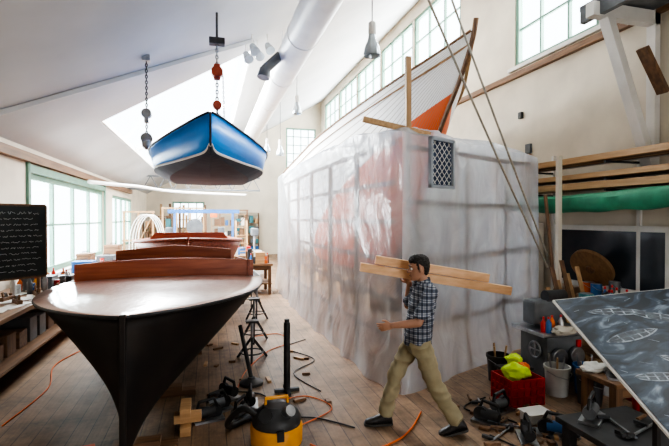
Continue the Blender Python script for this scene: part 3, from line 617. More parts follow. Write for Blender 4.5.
def crate(cx,cy,z,w,d,h,m,lab):
    e=E('plastic_crate',lab,'crate',(cx,cy,z)); mb=MB(); t=.015
    for s in (-1,1):
        for zz in (.02,.35,.65,.96):
            mb.box((cx,cy+s*(d/2),z+h*zz),(w,t,h*.09)); mb.box((cx+s*(w/2),cy,z+h*zz),(t,d,h*.09))
        for k in range(6):
            mb.box((cx-w/2+w*k/5,cy+s*d/2,z+h/2),(.02,t,h)); mb.box((cx+s*w/2,cy-d/2+d*k/5,z+h/2),(t,.02,h))
    G('crate_wall',mb,m,parent=e); G('crate_bottom',MB().box((cx,cy,z+.012),(w,d,.02)),m,parent=e)
    G('crate_panel',MB().box((cx,cy-d/2+.012,z+h*.5),(w*.96,.006,h*.9)).box((cx,cy+d/2-.012,z+h*.5),(w*.96,.006,h*.9)).box((cx-w/2+.012,cy,z+h*.5),(.006,d*.96,h*.9)).box((cx+w/2-.012,cy,z+h*.5),(.006,d*.96,h*.9)),m,parent=e)
crate(3.42,4.35,0,.42,.36,.3,RED,'red plastic crate full of work gear on the floor')
def lump(name,c,r,m,lab,cat,seed=0):
    mb=MB(); mb.sph((0,0,0),1,n=28)
    for v in mb.bm.verts:
        n=1+.35*noise.noise(v.co*1.6+V((seed,0,0)))+.15*noise.noise(v.co*4+V((seed,2,0)))
        v.co=V((v.co.x*r[0]*n+c[0],v.co.y*r[1]*n+c[1],max(v.co.z,-.7)*r[2]*n+c[2]))
    return G(name,mb,m,label=lab,cat=cat,smooth=True)
lump('safety_vest',(3.38,4.33,.34),(.15,.13,.09),HIVIS,'crumpled yellow-green safety vest stuffed in the red crate','vest',1)
lump('safety_vest',(3.62,4.66,.34),(.10,.1,.08),HIVIS,'crumpled yellow-green safety vest behind the crate','vest',3)
lump('work_glove',(3.53,4.4,.34),(.08,.08,.07),ORANGE,'crumpled orange work glove on the crate','glove',5)
lump('cloth_bundle',(4.25,4.55,.7),(.15,.1,.06),mat('cloth_beige',(.55,.5,.42)),'crumpled pale rag on the machine','rag',9)
lump('cloth_bundle',(3.9,3.75,.53),(.14,.1,.05),PAPER,'crumpled white rag on the low bench','rag',4)
e=E('storage_tote','black plastic tote behind the red crate','tote',(3.62,4.67,0))
G('body',MB().box((3.62,4.67,.13),(.34,.22,.26)),DKGREY,parent=e,bevel=.02); G('rim',MB().box((3.62,4.67,.26),(.38,.25,.03)),DKGREY,parent=e,bevel=.005)
e=E('plastic_tub','translucent white plastic tub on the floor','tub',(3.25,3.85,0))
G('tub_body',MB().box((3.25,3.85,.05),(.26,.18,.1)),PAPER,parent=e,bevel=.02); G('tub_rim',MB().box((3.25,3.85,.105),(.29,.21,.015)),WHITE,parent=e,bevel=.005)
table('low_table','dark low table covered with clamps and scrap','table',2.95,3.75,2.5,3.25,.35,DKGREY,DKGREY,t=.05)
table('low_table','dark low bench beside the crate','table',3.75,4.3,3.35,3.85,.5,BRX,BRZ,t=.05)
powertool(3.2,3.1,.35,GREY,'grey power tool on the dark table',.6); powertool(3.95,3.55,.5,DKGREY,'dark power tool on the low bench',.9)
powertool(5.3,4.9,.85,RED,'red power tool on the workbench',.3); powertool(5.8,4.5,.85,TEAL,'teal power tool on the workbench',1.3)
def clamp(x,y,z,ang,lab):
    e=E('bar_clamp',lab,'clamp',(x,y,z),'bar clamps'); c,s=math.cos(ang),math.sin(ang)
    G('bar',MB().beam((x-.25*c,y-.25*s,z+.02),(x+.25*c,y+.25*s,z+.02),.02,.01),STEEL,parent=e)
    for t in (-.22,.1): G('jaw',MB().beam((x+t*c,y+t*s,z+.03),(x+t*c-.1*s,y+t*s+.1*c,z+.03),.03,.03),DKGREY,parent=e)
    G('handle',MB().cyl((x+.16*c-.1*s,y+.16*s+.1*c,z+.03),(x+.3*c-.1*s,y+.3*s+.1*c,z+.03),.015),BRX,parent=e)
for a in ((3.4,2.8,.35,.3,'bar clamp on the dark table'),(3.3,2.95,.35,1.3,'bar clamp on the dark table'),(2.9,4.25,0,1.2,'bar clamp on the floor'),(3.0,3.75,0,2.6,'bar clamp on the floor'),(5.4,4.6,.85,.2,'bar clamp on the bench'),(2.75,3.7,0,.5,'bar clamp on the floor'),(3.5,3.6,0,1.0,'bar clamp on the floor')): clamp(*a)
for i in range(7): G('lumber_plank',MB().beam((4.95+.09*i,5.2,.0),(4.95+.09*i,5.62+.02*(i%2),1.05+.1*((i*3)%5)),.07,.022,(0,1,0)),[LWZ,BRZ][i%2],label='short board leaning beside the timber post',cat='lumber',group='boards leaning by the machine')
# ------------------------------------------------------------ photo display panel
def posterm(nt,b,N,L):
    tc=N('ShaderNodeTexCoord'); mp=N('ShaderNodeMapping'); mp.inputs['Scale'].default_value=(1,2.2,1); mp.inputs['Rotation'].default_value=(0,0,.5); L(tc.outputs['Object'],mp.inputs[0])
    n=N('ShaderNodeTexNoise'); n.inputs['Scale'].default_value=4; n.inputs['Detail'].default_value=10; n.inputs['Distortion'].default_value=1.4; L(mp.outputs[0],n.inputs[0])
    r=N('ShaderNodeValToRGB'); e=r.color_ramp.elements; e[0].color=(.006,.010,.018,1); e[0].position=.42; e[1].color=(.34,.40,.47,1); e[1].position=.74; x=e.new(.57); x.color=(.035,.055,.085,1); L(n.outputs[0],r.inputs[0]); L(r.outputs[0],b.inputs['Base Color']); b.inputs['Roughness'].default_value=.35; b.inputs['Specular IOR Level'].default_value=.3
POST=stripemat('photo_print',posterm)
A=V((2.53,2.82,1.475)); ua=V((.957,-.274,.101)).normalized(); va=V((-.2025,-.896,-.394)); va=(va-ua*va.dot(ua)).normalized(); na=ua.cross(va).normalized()
if na.z<0: na=-na
Wp,Lp=1.25,1.5
def PP(u,v,h=0): return A+ua*u+va*v+na*h
e=E('photo_panel','mounted dark photograph of small boats on a white edged board','photo panel',PP(Wp/2,Lp/2)-V((0,0,.4)))
G('backing_board',MB().prism([PP(0,0,-.02),PP(Wp,0,-.02),PP(Wp,Lp,-.02),PP(0,Lp,-.02)],na*.018),WHITE,parent=e)
G('photo_print',MB().prism([PP(.012,.012,0),PP(Wp-.01,.012,0),PP(Wp-.01,Lp-.01,0),PP(.012,Lp-.01,0)],na*.003),POST,parent=e)
PW=MB(); PD=MB()
def quadm(mb,P,h): mb.prism([PP(u,v,h) for u,v in P],na*.0006)
def linem(mb,P,w,h=.0045):
    for (a,b),(c,d) in zip(P,P[1:]):
        dx,dy=c-a,d-b; L_=math.hypot(dx,dy)
        if L_<1e-5: continue
        nx,ny=-dy/L_*w/2,dx/L_*w/2; quadm(mb,[(a+nx,b+ny),(c+nx,d+ny),(c-nx,d-ny),(a-nx,b-ny)],h)
def boatshape(cu,cv,L_,wd,ang):
    c,s=math.cos(ang),math.sin(ang); up=[];lo=[];iu=[];il=[]
    for k in range(17):
        t=-1+2*k/16; h=wd*(1-abs(t)**2.4)+.001; hi=h*.78; ti=t*.92
        up.append((cu+t*L_*c-h*s,cv+t*L_*s+h*c)); lo.append((cu+t*L_*c+h*s,cv+t*L_*s-h*c))
        iu.append((cu+ti*L_*c-hi*s,cv+ti*L_*s+hi*c)); il.append((cu+ti*L_*c+hi*s,cv+ti*L_*s-hi*c))
    quadm(PW,up+lo[::-1],.0035); quadm(PD,iu+il[::-1],.0045)
    for k in (4,7,10,13): linem(PW,[iu[k],il[k]],.010,.0055)
    linem(PW,[(cu-L_*.85*c,cv-L_*.85*s),(cu+L_*.85*c,cv+L_*.85*s)],.004,.0055)
for a in ((.35,.22,.2,.04,.15),(.62,.34,.24,.045,.5),(.30,.48,.2,.045,-.2),(.80,.60,.26,.05,.3),(.95,.22,.22,.045,.4),(.5,.80,.22,.045,.6),(.22,.85,.15,.035,.1),(.95,.95,.22,.05,.5),(.55,1.15,.25,.05,.1)): boatshape(*a)
for q in range(40):
    a,b=random.uniform(.06,1.1),random.uniform(.06,1.35); linem(PW,[(a,b),(a+random.uniform(-.07,.07),b+random.uniform(-.04,.04))],random.uniform(.002,.006))
G('printed_boats',PW,mat('photo_white',(.36,.40,.45),(.06,.08,.11),16,.4,contrast=(.42,.58)),parent=e); G('printed_interior',PD,mat('photo_dark',(.01,.012,.018),(.08,.10,.12),14,.4),parent=e)  # pale printed hulls and their dark printed interiors
for u,v in ((.6,.3),(1.15,.3),(.6,1.3),(1.15,1.3)):
    p=PP(u,v,-.03); G('stand_leg',MB().beam(p,(p.x,p.y,.0),.035,.035),BLACK,parent=e)
for u in (.6,1.15): G('stand_rail',MB().beam(PP(u,.1,-.04),PP(u,1.4,-.04),.04,.03),BLACK,parent=e)
# ------------------------------------------------------------ left bench, blackboard and items
table('workbench','long dark wooden workbench under the green framed windows','workbench',-3.15,-2.25,5.2,9.6,.95,BRY,BRZ,shelf=.3)
table('workbench','long wooden workbench under the far window','workbench',-3.15,-2.3,10.0,15.6,.92,BRY,BRZ,shelf=.3)
p0=V((-2.98,6.9,0)); p1=V((-2.33,7.55,0)); dv=(p1-p0).normalized(); nn=V((dv.y,-dv.x,0))
e=E('blackboard','framed school blackboard covered in white chalk writing','blackboard',((p0+p1)/2+V((0,0,.95))))
z0,z1=1.25,2.28
G('board_surface',MB().prism([p0+V((0,0,z0)),p1+V((0,0,z0)),p1+V((0,0,z1)),p0+V((0,0,z1))],nn*.02),mat('slate',(.012,.018,.017),(.03,.036,.034),3,.6),parent=e)
mb=MB()
for z in (z0,z1): mb.beam(p0+V((0,0,z)),p1+V((0,0,z)),.04,.04)
for p in (p0,p1): mb.beam(p+V((0,0,z0)),p+V((0,0,z1)),.04,.04)
G('board_frame',mb,BRX,parent=e,bevel=.004)
for p in (p0+dv*.1,p1-dv*.1): G('board_leg',MB().beam(p+V((0,0,.95)),p+V((0,0,z0)),.04,.04),BRZ,parent=e)
mb=MB()
for row in range(11):
    z=z1-.11-row*.082; s=.06+.03*(row%2)
    while s<.8:
        wl=random.uniform(.04,.13); hgt=.02 if row else .036
        pts=[p0+dv*(s+wl*k/9)+nn*.023+V((0,0,z+hgt*random.uniform(-.6,.6))) for k in range(10)]
        if s+wl<.86: mb.tube(pts,.0026,4)
        s+=wl+.025
G('chalk_writing',mb,CHALK,parent=e)
for i,(x,y,w,d,h,m,l) in enumerate([(-2.6,8.2,.4,.3,.22,GREY,'grey tool box'),(-2.9,8.8,.3,.3,.3,BRX,'wooden parts box'),(-2.5,9.1,.3,.4,.12,DKGREY,'dark tool case'),(-2.6,10.8,.4,.4,.25,BLUEP,'blue tool box'),(-2.8,11.8,.3,.5,.35,BRX,'wooden crate'),(-2.6,13,.4,.4,.2,GREY,'grey tool box'),(-2.7,14.4,.4,.5,.4,BRX,'wooden crate'),(-2.9,5.9,.35,.4,.14,DKGREY,'dark tool case')]):
    zb=.95 if y<9.9 else .92; e=E('tool_box',l+' on the long workbench','box',(x,y,zb),'boxes on the workbench')
    G('body',MB().box((x,y,zb+h*.4),(w,d,h*.8)),m,parent=e,bevel=.008); G('lid',MB().box((x,y,zb+h*.9),(w+.01,d+.01,h*.18)),m,parent=e,bevel=.008)
    G('handle',MB().tube([(x-.07,y,zb+h),(x-.07,y,zb+h+.04),(x+.07,y,zb+h+.04),(x+.07,y,zb+h)],.008,6),BLACK,parent=e)
for i in range(14): can(random.uniform(-2.95,-2.35),7.75+i*.15 if i<9 else 10.4+(i-8)*.8,.95 if i<9 else .92,.05,.14,cm[(i*3)%8],'small can on the long workbench')
for i in range(14): bottle(random.uniform(-2.9,-2.4),7.6+i*.14,.95,cm[(i*5)%8],random.uniform(.2,.34))
def handplane(x,y,z,a):
    e=E('hand_plane','wooden hand plane lying on the workbench','hand plane',(x,y,z),'hand planes'); R=Matrix.Rotation(a,3,'Z'); P=lambda p:V((x,y,z))+R@V(p)
    G('plane_body',MB().box(P((0,0,.03)),(.25,.06,.06),R),BRX,parent=e,bevel=.006); G('knob',MB().sph(P((.08,0,.08)),.022),BRX,parent=e,smooth=True)
    G('tote_handle',MB().beam(P((-.07,0,.05)),P((-.1,0,.13)),.02,.03),BRX,parent=e,bevel=.004); G('plane_iron',MB().beam(P((0,0,.04)),P((-.04,0,.12)),.045,.005),STEEL,parent=e)
for i in range(9): handplane(random.uniform(-2.75,-2.4),6.0+i*.3,.95,random.uniform(0,3))
for i in range(10): G('paper_sheet',MB().box((random.uniform(-2.75,-2.4),6.2+i*.22,.953+.0005*i),(.2,.28,.004),(0,0,random.uniform(-.5,.5))),PAPER,label='loose paper sheet on the workbench',cat='paper',group='papers on the workbench')
for i in range(10):
    y=5.6+i*.38; h=random.uniform(.15,.35); G('storage_box',MB().box((-2.7,y,.315+h/2),(.45,.28,h)),random.choice([BRX,GREY,DKGREY,BRZ]),label='box stored on the lower shelf of the bench',cat='box',group='boxes under the bench',bevel=.008)
def stool(x,y):
    e=E('stool','round wooden shop stool with four legs','stool',(x,y,0),'shop stools')
    G('seat',MB().cyl((x,y,.6),(x,y,.64),.17,n=24),LW,parent=e,bevel=.006)
    for k in range(4):
        a=k*1.571+.78; G('leg',MB().cyl((x+.1*math.cos(a),y+.1*math.sin(a),.6),(x+.2*math.cos(a),y+.2*math.sin(a),0),.018),BRZ,parent=e)
    G('foot_ring',MB().torus((x,y,.22),.165,.01),STEEL,parent=e)
stool(-1.95,8.9); stool(-1.9,11.5)
# ------------------------------------------------------------ far shop clutter
def shelfunit(x,y,w,h,m,lab):
    e=E('shelving_unit',lab,'shelf',(x,y,0),'shelving units')
    for s in (-1,1): G('side_panel',MB().box((x+s*w/2,y,h/2),(.03,.45,h)),m,parent=e)
    n=4
    for k in range(n+1): G('shelf_board',MB().box((x,y,.08+k*(h-.1)/n),(w-.03,.44,.03)),m,parent=e)
    for k in range(n):
        zb=.095+k*(h-.1)/n; xx=x-w/2+.12
        while xx<x+w/2-.15:
            bw=random.uniform(.12,.25); bh=random.uniform(.12,(h-.1)/n-.08)
            G('storage_box',MB().box((xx+bw/2,y-.02,zb+bh/2),(bw,.3,bh)),random.choice([LW,GREY,BRZ,BLUEP,PAPER,BRX,DKGREY,BRX,BRZ,TEAL]),label='small box standing on a shop shelf',cat='box',group='boxes on shelves',bevel=.006)
            xx+=bw+random.uniform(.03,.1)
for x,y,w,h,m in ((-2.4,25.6,1.2,2.0,LWZ),(-.9,25.6,1.2,1.3,BRZ),(.9,21.6,1.5,2.3,LWZ),(2.2,25.6,1.1,2.4,BRZ),(-2.3,22.6,1.3,2.2,BRZ)): shelfunit(x,y,w,h,m,'wooden shelving unit filled with boxes')
def studframe(x0,x1,y,h,m):
    e=E('timber_frame','rough timber stud frame with diagonal braces','timber frame',((x0+x1)/2,y,0),'timber stud frames')
    n=max(2,int((x1-x0)/.45))
    for k in range(n+1): G('stud',MB().box((x0+(x1-x0)*k/n,y,h/2),(.07,.08,h)),m,parent=e)
    G('top_plate',MB().box(((x0+x1)/2,y,h+.03),(x1-x0+.1,.1,.06)),m,parent=e); G('mid_rail',MB().box(((x0+x1)/2,y-.06,h*.55),(x1-x0+.1,.04,.08)),m,parent=e)
    G('diagonal_brace',MB().beam((x0,y-.1,.1),(x1,y-.1,h-.1),.03,.07,(0,1,0)),m,parent=e)
studframe(-1.9,-.2,20.6,2.5,LWZ); studframe(-.1,1.6,19.4,2.4,BRZ); studframe(-3.0,-2.0,18.0,2.3,LWZ)
def bandsaw(x,y,m):
    e=E('bandsaw','tall cast iron bandsaw with round wheel covers','bandsaw',(x,y,0))
    G('frame',MB().box((x+.2,y,.95),(.12,.2,1.5)).box((x,y,.3),(.5,.4,.6)),m,parent=e,bevel=.02)
    G('upper_wheel_cover',MB().cyl((x-.02,y-.1,1.75),(x-.02,y+.1,1.75),.32,n=28),m,parent=e,smooth=True)
    G('lower_wheel_cover',MB().cyl((x-.02,y-.12,.55),(x-.02,y+.1,.55),.32,n=28),m,parent=e,smooth=True)
    G('saw_table',MB().box((x-.15,y,1.0),(.55,.55,.04)),STEEL,parent=e); G('blade',MB().box((x-.3,y,1.3),(.004,.02,.9)),STEEL,parent=e)
bandsaw(-.5,18.7,GREY); bandsaw(1.5,23.2,TEAL)
def drillpress(x,y):
    e=E('drill_press','floor standing drill press with round column','drill press',(x,y,0))
    G('base',MB().box((x,y,.03),(.4,.5,.06)),GREY,parent=e); G('column',MB().cyl((x,y+.12,.05),(x,y+.12,1.7),.04),STEEL,parent=e)
    G('head',MB().box((x,y,1.6),(.25,.5,.28)),GREY,parent=e,bevel=.04); G('work_table',MB().box((x,y-.05,.95),(.35,.3,.03)),STEEL,parent=e); G('chuck',MB().cyl((x,y-.1,1.2),(x,y-.1,1.46),.02,.035),STEEL,parent=e)
drillpress(.5,18.6); drillpress(-1.5,18.9); drillpress(1.6,16.2)
table('workbench','wooden assembly bench in the middle of the shop','workbench',-.6,1.2,14.4,15.3,.9,BRX,BRZ,shelf=.3)
table('workbench','wooden assembly bench in the middle of the shop','workbench',-2.1,-.9,16.2,17.0,.9,LW,BRZ,shelf=.3)
table('workbench','dark bench beside the tent','workbench',1.0,1.7,12.2,13.3,.85,BRX,BRZ,shelf=.3)
for i in range(66):
    reg=[((-.5,1.1),(14.5,15.2),.9),((-2.0,-1.0),(16.3,16.9),.9),((1.1,1.6),(12.3,13.2),.85)][i%3]
    x=random.uniform(*reg[0]);y=random.uniform(*reg[1]); w=random.uniform(.1,.3); h=random.uniform(.06,.45)
    if i%4==0: can(x,y,reg[2],.06,.2,cm[i%8],'paint can on an assembly bench')
    elif i%4==1: bottle(x,y,reg[2],cm[(i*3)%8],.28)
    else: G('storage_box',MB().box((x,y,reg[2]+h/2),(w,.16,h)),random.choice([LW,GREY,RED,DKGREY,PAPER,BRX,BRX]),label='small parts box on an assembly bench',cat='box',group='boxes on assembly benches',bevel=.008)
e=E('gantry_frame','blue steel gantry frame on four legs','gantry',(-.2,17.6,0))
for x in (-1.2,.9):
    for y in (17.2,18.0): G('leg',MB().beam((x,y,0),(x,17.6,2.3),.08,.08),BLUEP,parent=e)
G('cross_beam',MB().box((-.15,17.6,2.35),(2.6,.12,.14)),BLUEP,parent=e); G('trolley',MB().box((.2,17.6,2.2),(.25,.2,.15)),ORANGE,parent=e)
e=E('hoop_frame','white bent hoop frame over a boat mould','hoop frame',(-1.9,15,0))
for k in range(4):
    y=13.7+k*.55; pts=[(-1.75-.40*math.cos(a),y,1.35+.85*math.sin(a)) for a in [math.pi*j/14 for j in range(15)]]
    G('hoop',MB().tube([(-2.15,y,.5)]+pts+[(-1.35,y,.5)],.013,6),WHITE,parent=e,smooth=True)
for x in (-2.15,-1.35): G('side_rail',MB().beam((x,13.4,.5),(x,15.6,.5),.05,.08),LWY,parent=e)
for x in (-2.15,-1.35):
    for y in (13.5,15.5): G('leg',MB().box((x,y,.25),(.06,.06,.5)),LWZ,parent=e)
e=E('roof_truss','grey painted steel roof truss spanning the shop','truss',(0,19.9,3.3))
G('lower_chord',MB().beam((XL,19.9,3.3),(2.2,19.9,3.3),.05,.06),GREY,parent=e); G('upper_chord',MB().beam((XL+.7,19.9,3.85),(2.2,19.9,3.85),.05,.06),GREY,parent=e)
for k in range(1,9):
    x=XL+.6*k; G('web_member',MB().beam((x,19.9,3.3),(x+.3,19.9,3.85),.03,.03).beam((x+.3,19.9,3.85),(x+.6,19.9,3.3),.03,.03),GREY,parent=e)
e=E('wall_duct','thin white pipe running across the shop with an elbow','duct',(-2.5,17,2.9))
G('pipe',MB().tube(smooth_tab([(-3.0,13,3.05),(-2.7,14.5,3.1),(-2.2,16.2,3.15),(-1.2,18,3.1),(1.5,18.8,3.05)],4),.05,12),DUCT,parent=e,smooth=True)
for k in range(3): G('pipe_hanger',MB().cyl((-2.2+k*1.5,16.2+k*1.1,3.1),(-2.2+k*1.5,16.2+k*1.1,cz(-2.2+k*1.5)),.006,n=6),STEEL,parent=e)
e=E('step_ladder','wooden step ladder standing open','ladder',(1.2,17,0))
for x in (1.0,1.4):
    G('rail',MB().beam((x,16.9,0),(x,17.3,2.0),.03,.07),LWZ,parent=e); G('rear_rail',MB().beam((x,17.8,0),(x,17.3,1.95),.03,.05),LWZ,parent=e)
for k in range(6): G('tread',MB().box((1.2,16.94+.06*k,.25+.3*k),(.4,.1,.025)),LW,parent=e)
for i in range(18):
    x=-2.9+.16*i; h=random.uniform(1.8,3.0); G('lumber_plank',MB().beam((x,24.9,0),(x+random.uniform(-.03,.03),25.3,h),.12,.03,(0,1,0)),random.choice([LWZ,BRZ]),label='plank leaning upright near the end wall',cat='lumber',group='leaning planks')
sawhorse(.2,13.6,.75,1.0,ang=.2); sawhorse(-2.0,12.4,.75,.6,BRY,ang=.1)
def barrel(x,y,m,l):
    e=E('drum_barrel',l,'barrel',(x,y,0),'steel drums')
    G('body',MB().lathe((x,y,0),[(.28,0),(.285,.02),(.28,.28),(.29,.3),(.28,.32),(.28,.56),(.29,.58),(.28,.6),(.285,.86),(.28,.88),(.26,.87)]),m,parent=e,smooth=True)
    G('lid_ring',MB().torus((x,y,.88),.28,.012),STEEL,parent=e,smooth=True)
barrel(1.3,18.6,BLUEP,'blue steel drum on the shop floor'); barrel(-1.2,21.6,REDP,'dark red steel drum on the shop floor'); barrel(1.5,14.6,CW,'white drum beside the tent')
sawhorse(-1.2,4.0,.22,.6,ORANGE,'low orange trestle beside the bow',.2)
# ------------------------------------------------------------ PERSON
O=V((1.99,4.01,0)); f=V((-.9622,.2723,0)); sd=V((-.2723,-.9622,0)); UP=V((0,0,1))
def W(a,b,z): return O+f*a+sd*b+UP*z
RF=Matrix((f,sd,UP)).transposed()
def ring(a,b,z,ra,rb,n=28,tilt=0):
    return [W(a+ra*math.cos(6.2832*k/n),b+rb*math.sin(6.2832*k/n),z+tilt*math.cos(6.2832*k/n)) for k in range(n)]
def remesh(mb,voxel,it=6,disp=0,dscale=8,seed=0,fold=None):
    bm=mb.bm; bmesh.ops.recalc_face_normals(bm,faces=bm.faces)
    me=bpy.data.meshes.new('tmp'); bm.to_mesh(me); o=bpy.data.objects.new('tmp',me); COL.objects.link(o)
    md=o.modifiers.new('r','REMESH'); md.mode='VOXEL'; md.voxel_size=voxel
    if it: ms=o.modifiers.new('s','SMOOTH'); ms.iterations=it; ms.factor=.5
    dg=bpy.context.evaluated_depsgraph_get(); dg.update(); m2=bpy.data.meshes.new_from_object(o.evaluated_get(dg))
    out=MB(); out.bm.free(); out.bm=bmesh.new(); out.bm.from_mesh(m2)
    bpy.data.objects.remove(o)
    if disp:
        out.bm.normal_update()
        for v in out.bm.verts:
            c=v.co; d=noise.noise(V((c.x*dscale,c.y*dscale,c.z*dscale*1.7+seed)))
            d=(.6-abs(d)*2.0) if fold else d
            v.co=c+v.normal*disp*d
    return out
def hand(mb,wr,d,pn,thumbdir,curl):
    d=d.normalized(); pn=(pn-d*pn.dot(d)).normalized(); sv=d.cross(pn).normalized()
    if sv.dot(thumbdir)<0: sv=-sv
    M=Matrix((sv,pn,d)).transposed()
    mb.sph(wr+d*.045,(.038,.017,.055),M,n=14); mb.sph(wr+d*.07,(.041,.015,.028),M,n=14)
    sg=1 if (Matrix.Rotation(.3,3,sv)@d).dot(pn)>0 else -1
    for i,(off,L) in enumerate([(.031,.070),(.0105,.078),(-.0105,.072),(-.030,.056)]):
        p=wr+d*.085+sv*off; dd=(d+sv*off*2.5).normalized(); r=.0088 if i<3 else .0078
        for kx,seg in enumerate((.45,.32,.23)):
            dd=Matrix.Rotation(sg*curl*(1+.15*i)*(.7 if kx==0 else 1),3,sv)@dd
            q=p+dd*L*seg; mb.cap(p,q,r,r*.92,n=10); p=q; r*=.92
    p=wr+d*.025+sv*.025; q=p+(sv*.8+d*.8+pn*.3).normalized()*.04; mb.cap(p,q,.013,.011,n=10)
    q2=q+(sv*.2+d+pn*.3).normalized()*.03; mb.cap(q,q2,.0105,.009,n=10)
PE=E('person','person in plaid shirt and khakis carrying timber on the shoulder','person',O)
SHL=W(-.09,.175,1.385); ELL=W(.04,.25,1.12); WRL=W(.28,.22,1.09)
SHR=W(-.05,-.18,1.40); ELR=W(.05,-.29,1.18); WRR=W(.04,-.25,1.42)
HPL=W(-.02,.09,.90); KNL=W(-.14,.11,.50); ANL=W(-.37,.10,.115)
HPR=W(.02,-.09,.90); KNR=W(.21,-.11,.51); ANR=W(.31,-.12,.09)
HC=W(.0,.015,1.605)
b=MB()
b.loft([ring(0,0,.84,.08,.13),ring(0,0,.95,.08,.13),ring(-.02,0,1.1,.08,.12),ring(-.04,0,1.28,.08,.13),ring(-.065,0,1.38,.07,.13),ring(-.07,0,1.43,.06,.10)])
b.cap(W(-.07,0,1.40),W(-.03,0.015,1.54),.058,.052)
Mh=RF@Matrix.Rotation(math.radians(6),3,'Y')
def H(a,bb,z): return HC+Mh@V((a,bb,z))
prof=[(-.118,.062,.03,.018),(-.108,.078,-.005,.036),(-.09,.083,-.03,.048),(-.07,.080,-.055,.056),(-.05,.082,-.078,.062),(-.025,.080,-.092,.068),(0,.076,-.1,.072),(.02,.083,-.104,.075),(.04,.084,-.105,.076),(.07,.074,-.1,.073),(.095,.052,-.085,.062),(.112,.02,-.06,.042),(.12,-.005,-.035,.018)]
rg=[]
for z,a1,a0,w in prof:
    c,ra=(a1+a0)/2,(a1-a0)/2
    rg.append([H(c+ra*math.cos(6.2832*k/24),w*math.sin(6.2832*k/24),z) for k in range(24)])
b.loft(rg)
b.cap(H(.080,0,.012),H(.104,0,-.026),.007,.0125,n=10); b.sph(H(.088,.013,-.028),(.011,.008,.008),Mh,n=8); b.sph(H(.088,-.013,-.028),(.011,.008,.008),Mh,n=8)
b.sph(H(.079,0,-.055),(.011,.024,.006),Mh,n=10); b.sph(H(.077,0,-.066),(.012,.021,.007),Mh,n=10); b.sph(H(.07,0,-.1),(.017,.022,.015),Mh,n=10)
b.cap(H(.072,.036,.030),H(.072,-.036,.030),.012,.012,n=8)
for s in (-1,1):
    b.sph(H(-.012,s*.075,-.008),(.018,.010,.032),Mh@Matrix.Rotation(s*.25,3,'Z'),n=12)
for A_,B_,C_ in ((SHL,ELL,WRL),(SHR,ELR,WRR)):
    b.cap(A_,B_,.046,.040); b.cap(B_,B_+(C_-B_)*.35,.040,.041); b.cap(B_+(C_-B_)*.35,C_,.041,.027)
for A_,B_,C_ in ((HPL,KNL,ANL),(HPR,KNR,ANR)):
    b.cap(A_,B_,.070,.046); b.cap(B_,B_+(C_-B_)*.35,.046,.046); b.cap(B_+(C_-B_)*.35,C_,.046,.034)
dl=(WRL-ELL).normalized(); hand(b,WRL,(dl-UP*.1),-sd,UP,.4)
hand(b,WRR,(UP*.8+f*.45-sd*.25),sd*1.0+f*.1,f,.75)
G('body',remesh(b,.005,3),SKIN,parent=PE,smooth=True,label='bare forearms, hands, neck and face')
h=MB(); rg=[]
for z,a1,a0,w in [(-.07,-.06,-.078,.045),(-.055,-.035,-.094,.060),(-.03,-.03,-.105,.071),(0,-.03,-.113,.077),(.02,-.005,-.116,.080),(.045,.03,-.117,.082),(.062,.080,-.116,.082),(.085,.088,-.112,.080),(.11,.080,-.098,.07),(.128,.058,-.072,.047),(.136,.02,-.045,.02)]:
    c,ra=(a1+a0)/2,(a1-a0)/2
    rg.append([H(c+ra*math.cos(6.2832*k/24),w*math.sin(6.2832*k/24),z) for k in range(24)])
h.loft(rg)
for s in (-1,1): h.cap(H(.012,s*.074,.045),H(.008,s*.077,.002),.012,.007,n=8)
for q in range(26):
    a=random.uniform(0,6.28); rr=random.uniform(.2,1); c_=H(.0+.075*rr*math.cos(a),.065*rr*math.sin(a),.125-.04*rr*rr); h.cap(c_,c_+Mh@V((random.uniform(-.01,.022),random.uniform(-.012,.012),random.uniform(.004,.014))),.009,.004,n=6)
G('hair',remesh(h,.005,1,.007,80),HAIR,parent=PE,smooth=True,label='short tousled black hair')
for s in (-1,1):
    G('eye',MB().sph(H(.069,s*.030,.006),.0125,n=12),mat('eye_white',(.7,.68,.65)),parent=PE,smooth=True)
    G('pupil',MB().sph(H(.0795,s*.031,.006),.0045,n=10),BLACK,parent=PE,smooth=True)
    G('eyebrow',MB().tube([H(.087,s*.012,.032),H(.084,s*.03,.038),H(.072,s*.048,.033)],.004,6),HAIR,parent=PE,smooth=True)
G('lips',MB().sph(H(.086,0,-.0605),(.007,.021,.007),Mh,n=10),mat('lip',(.33,.13,.1)),parent=PE,smooth=True)
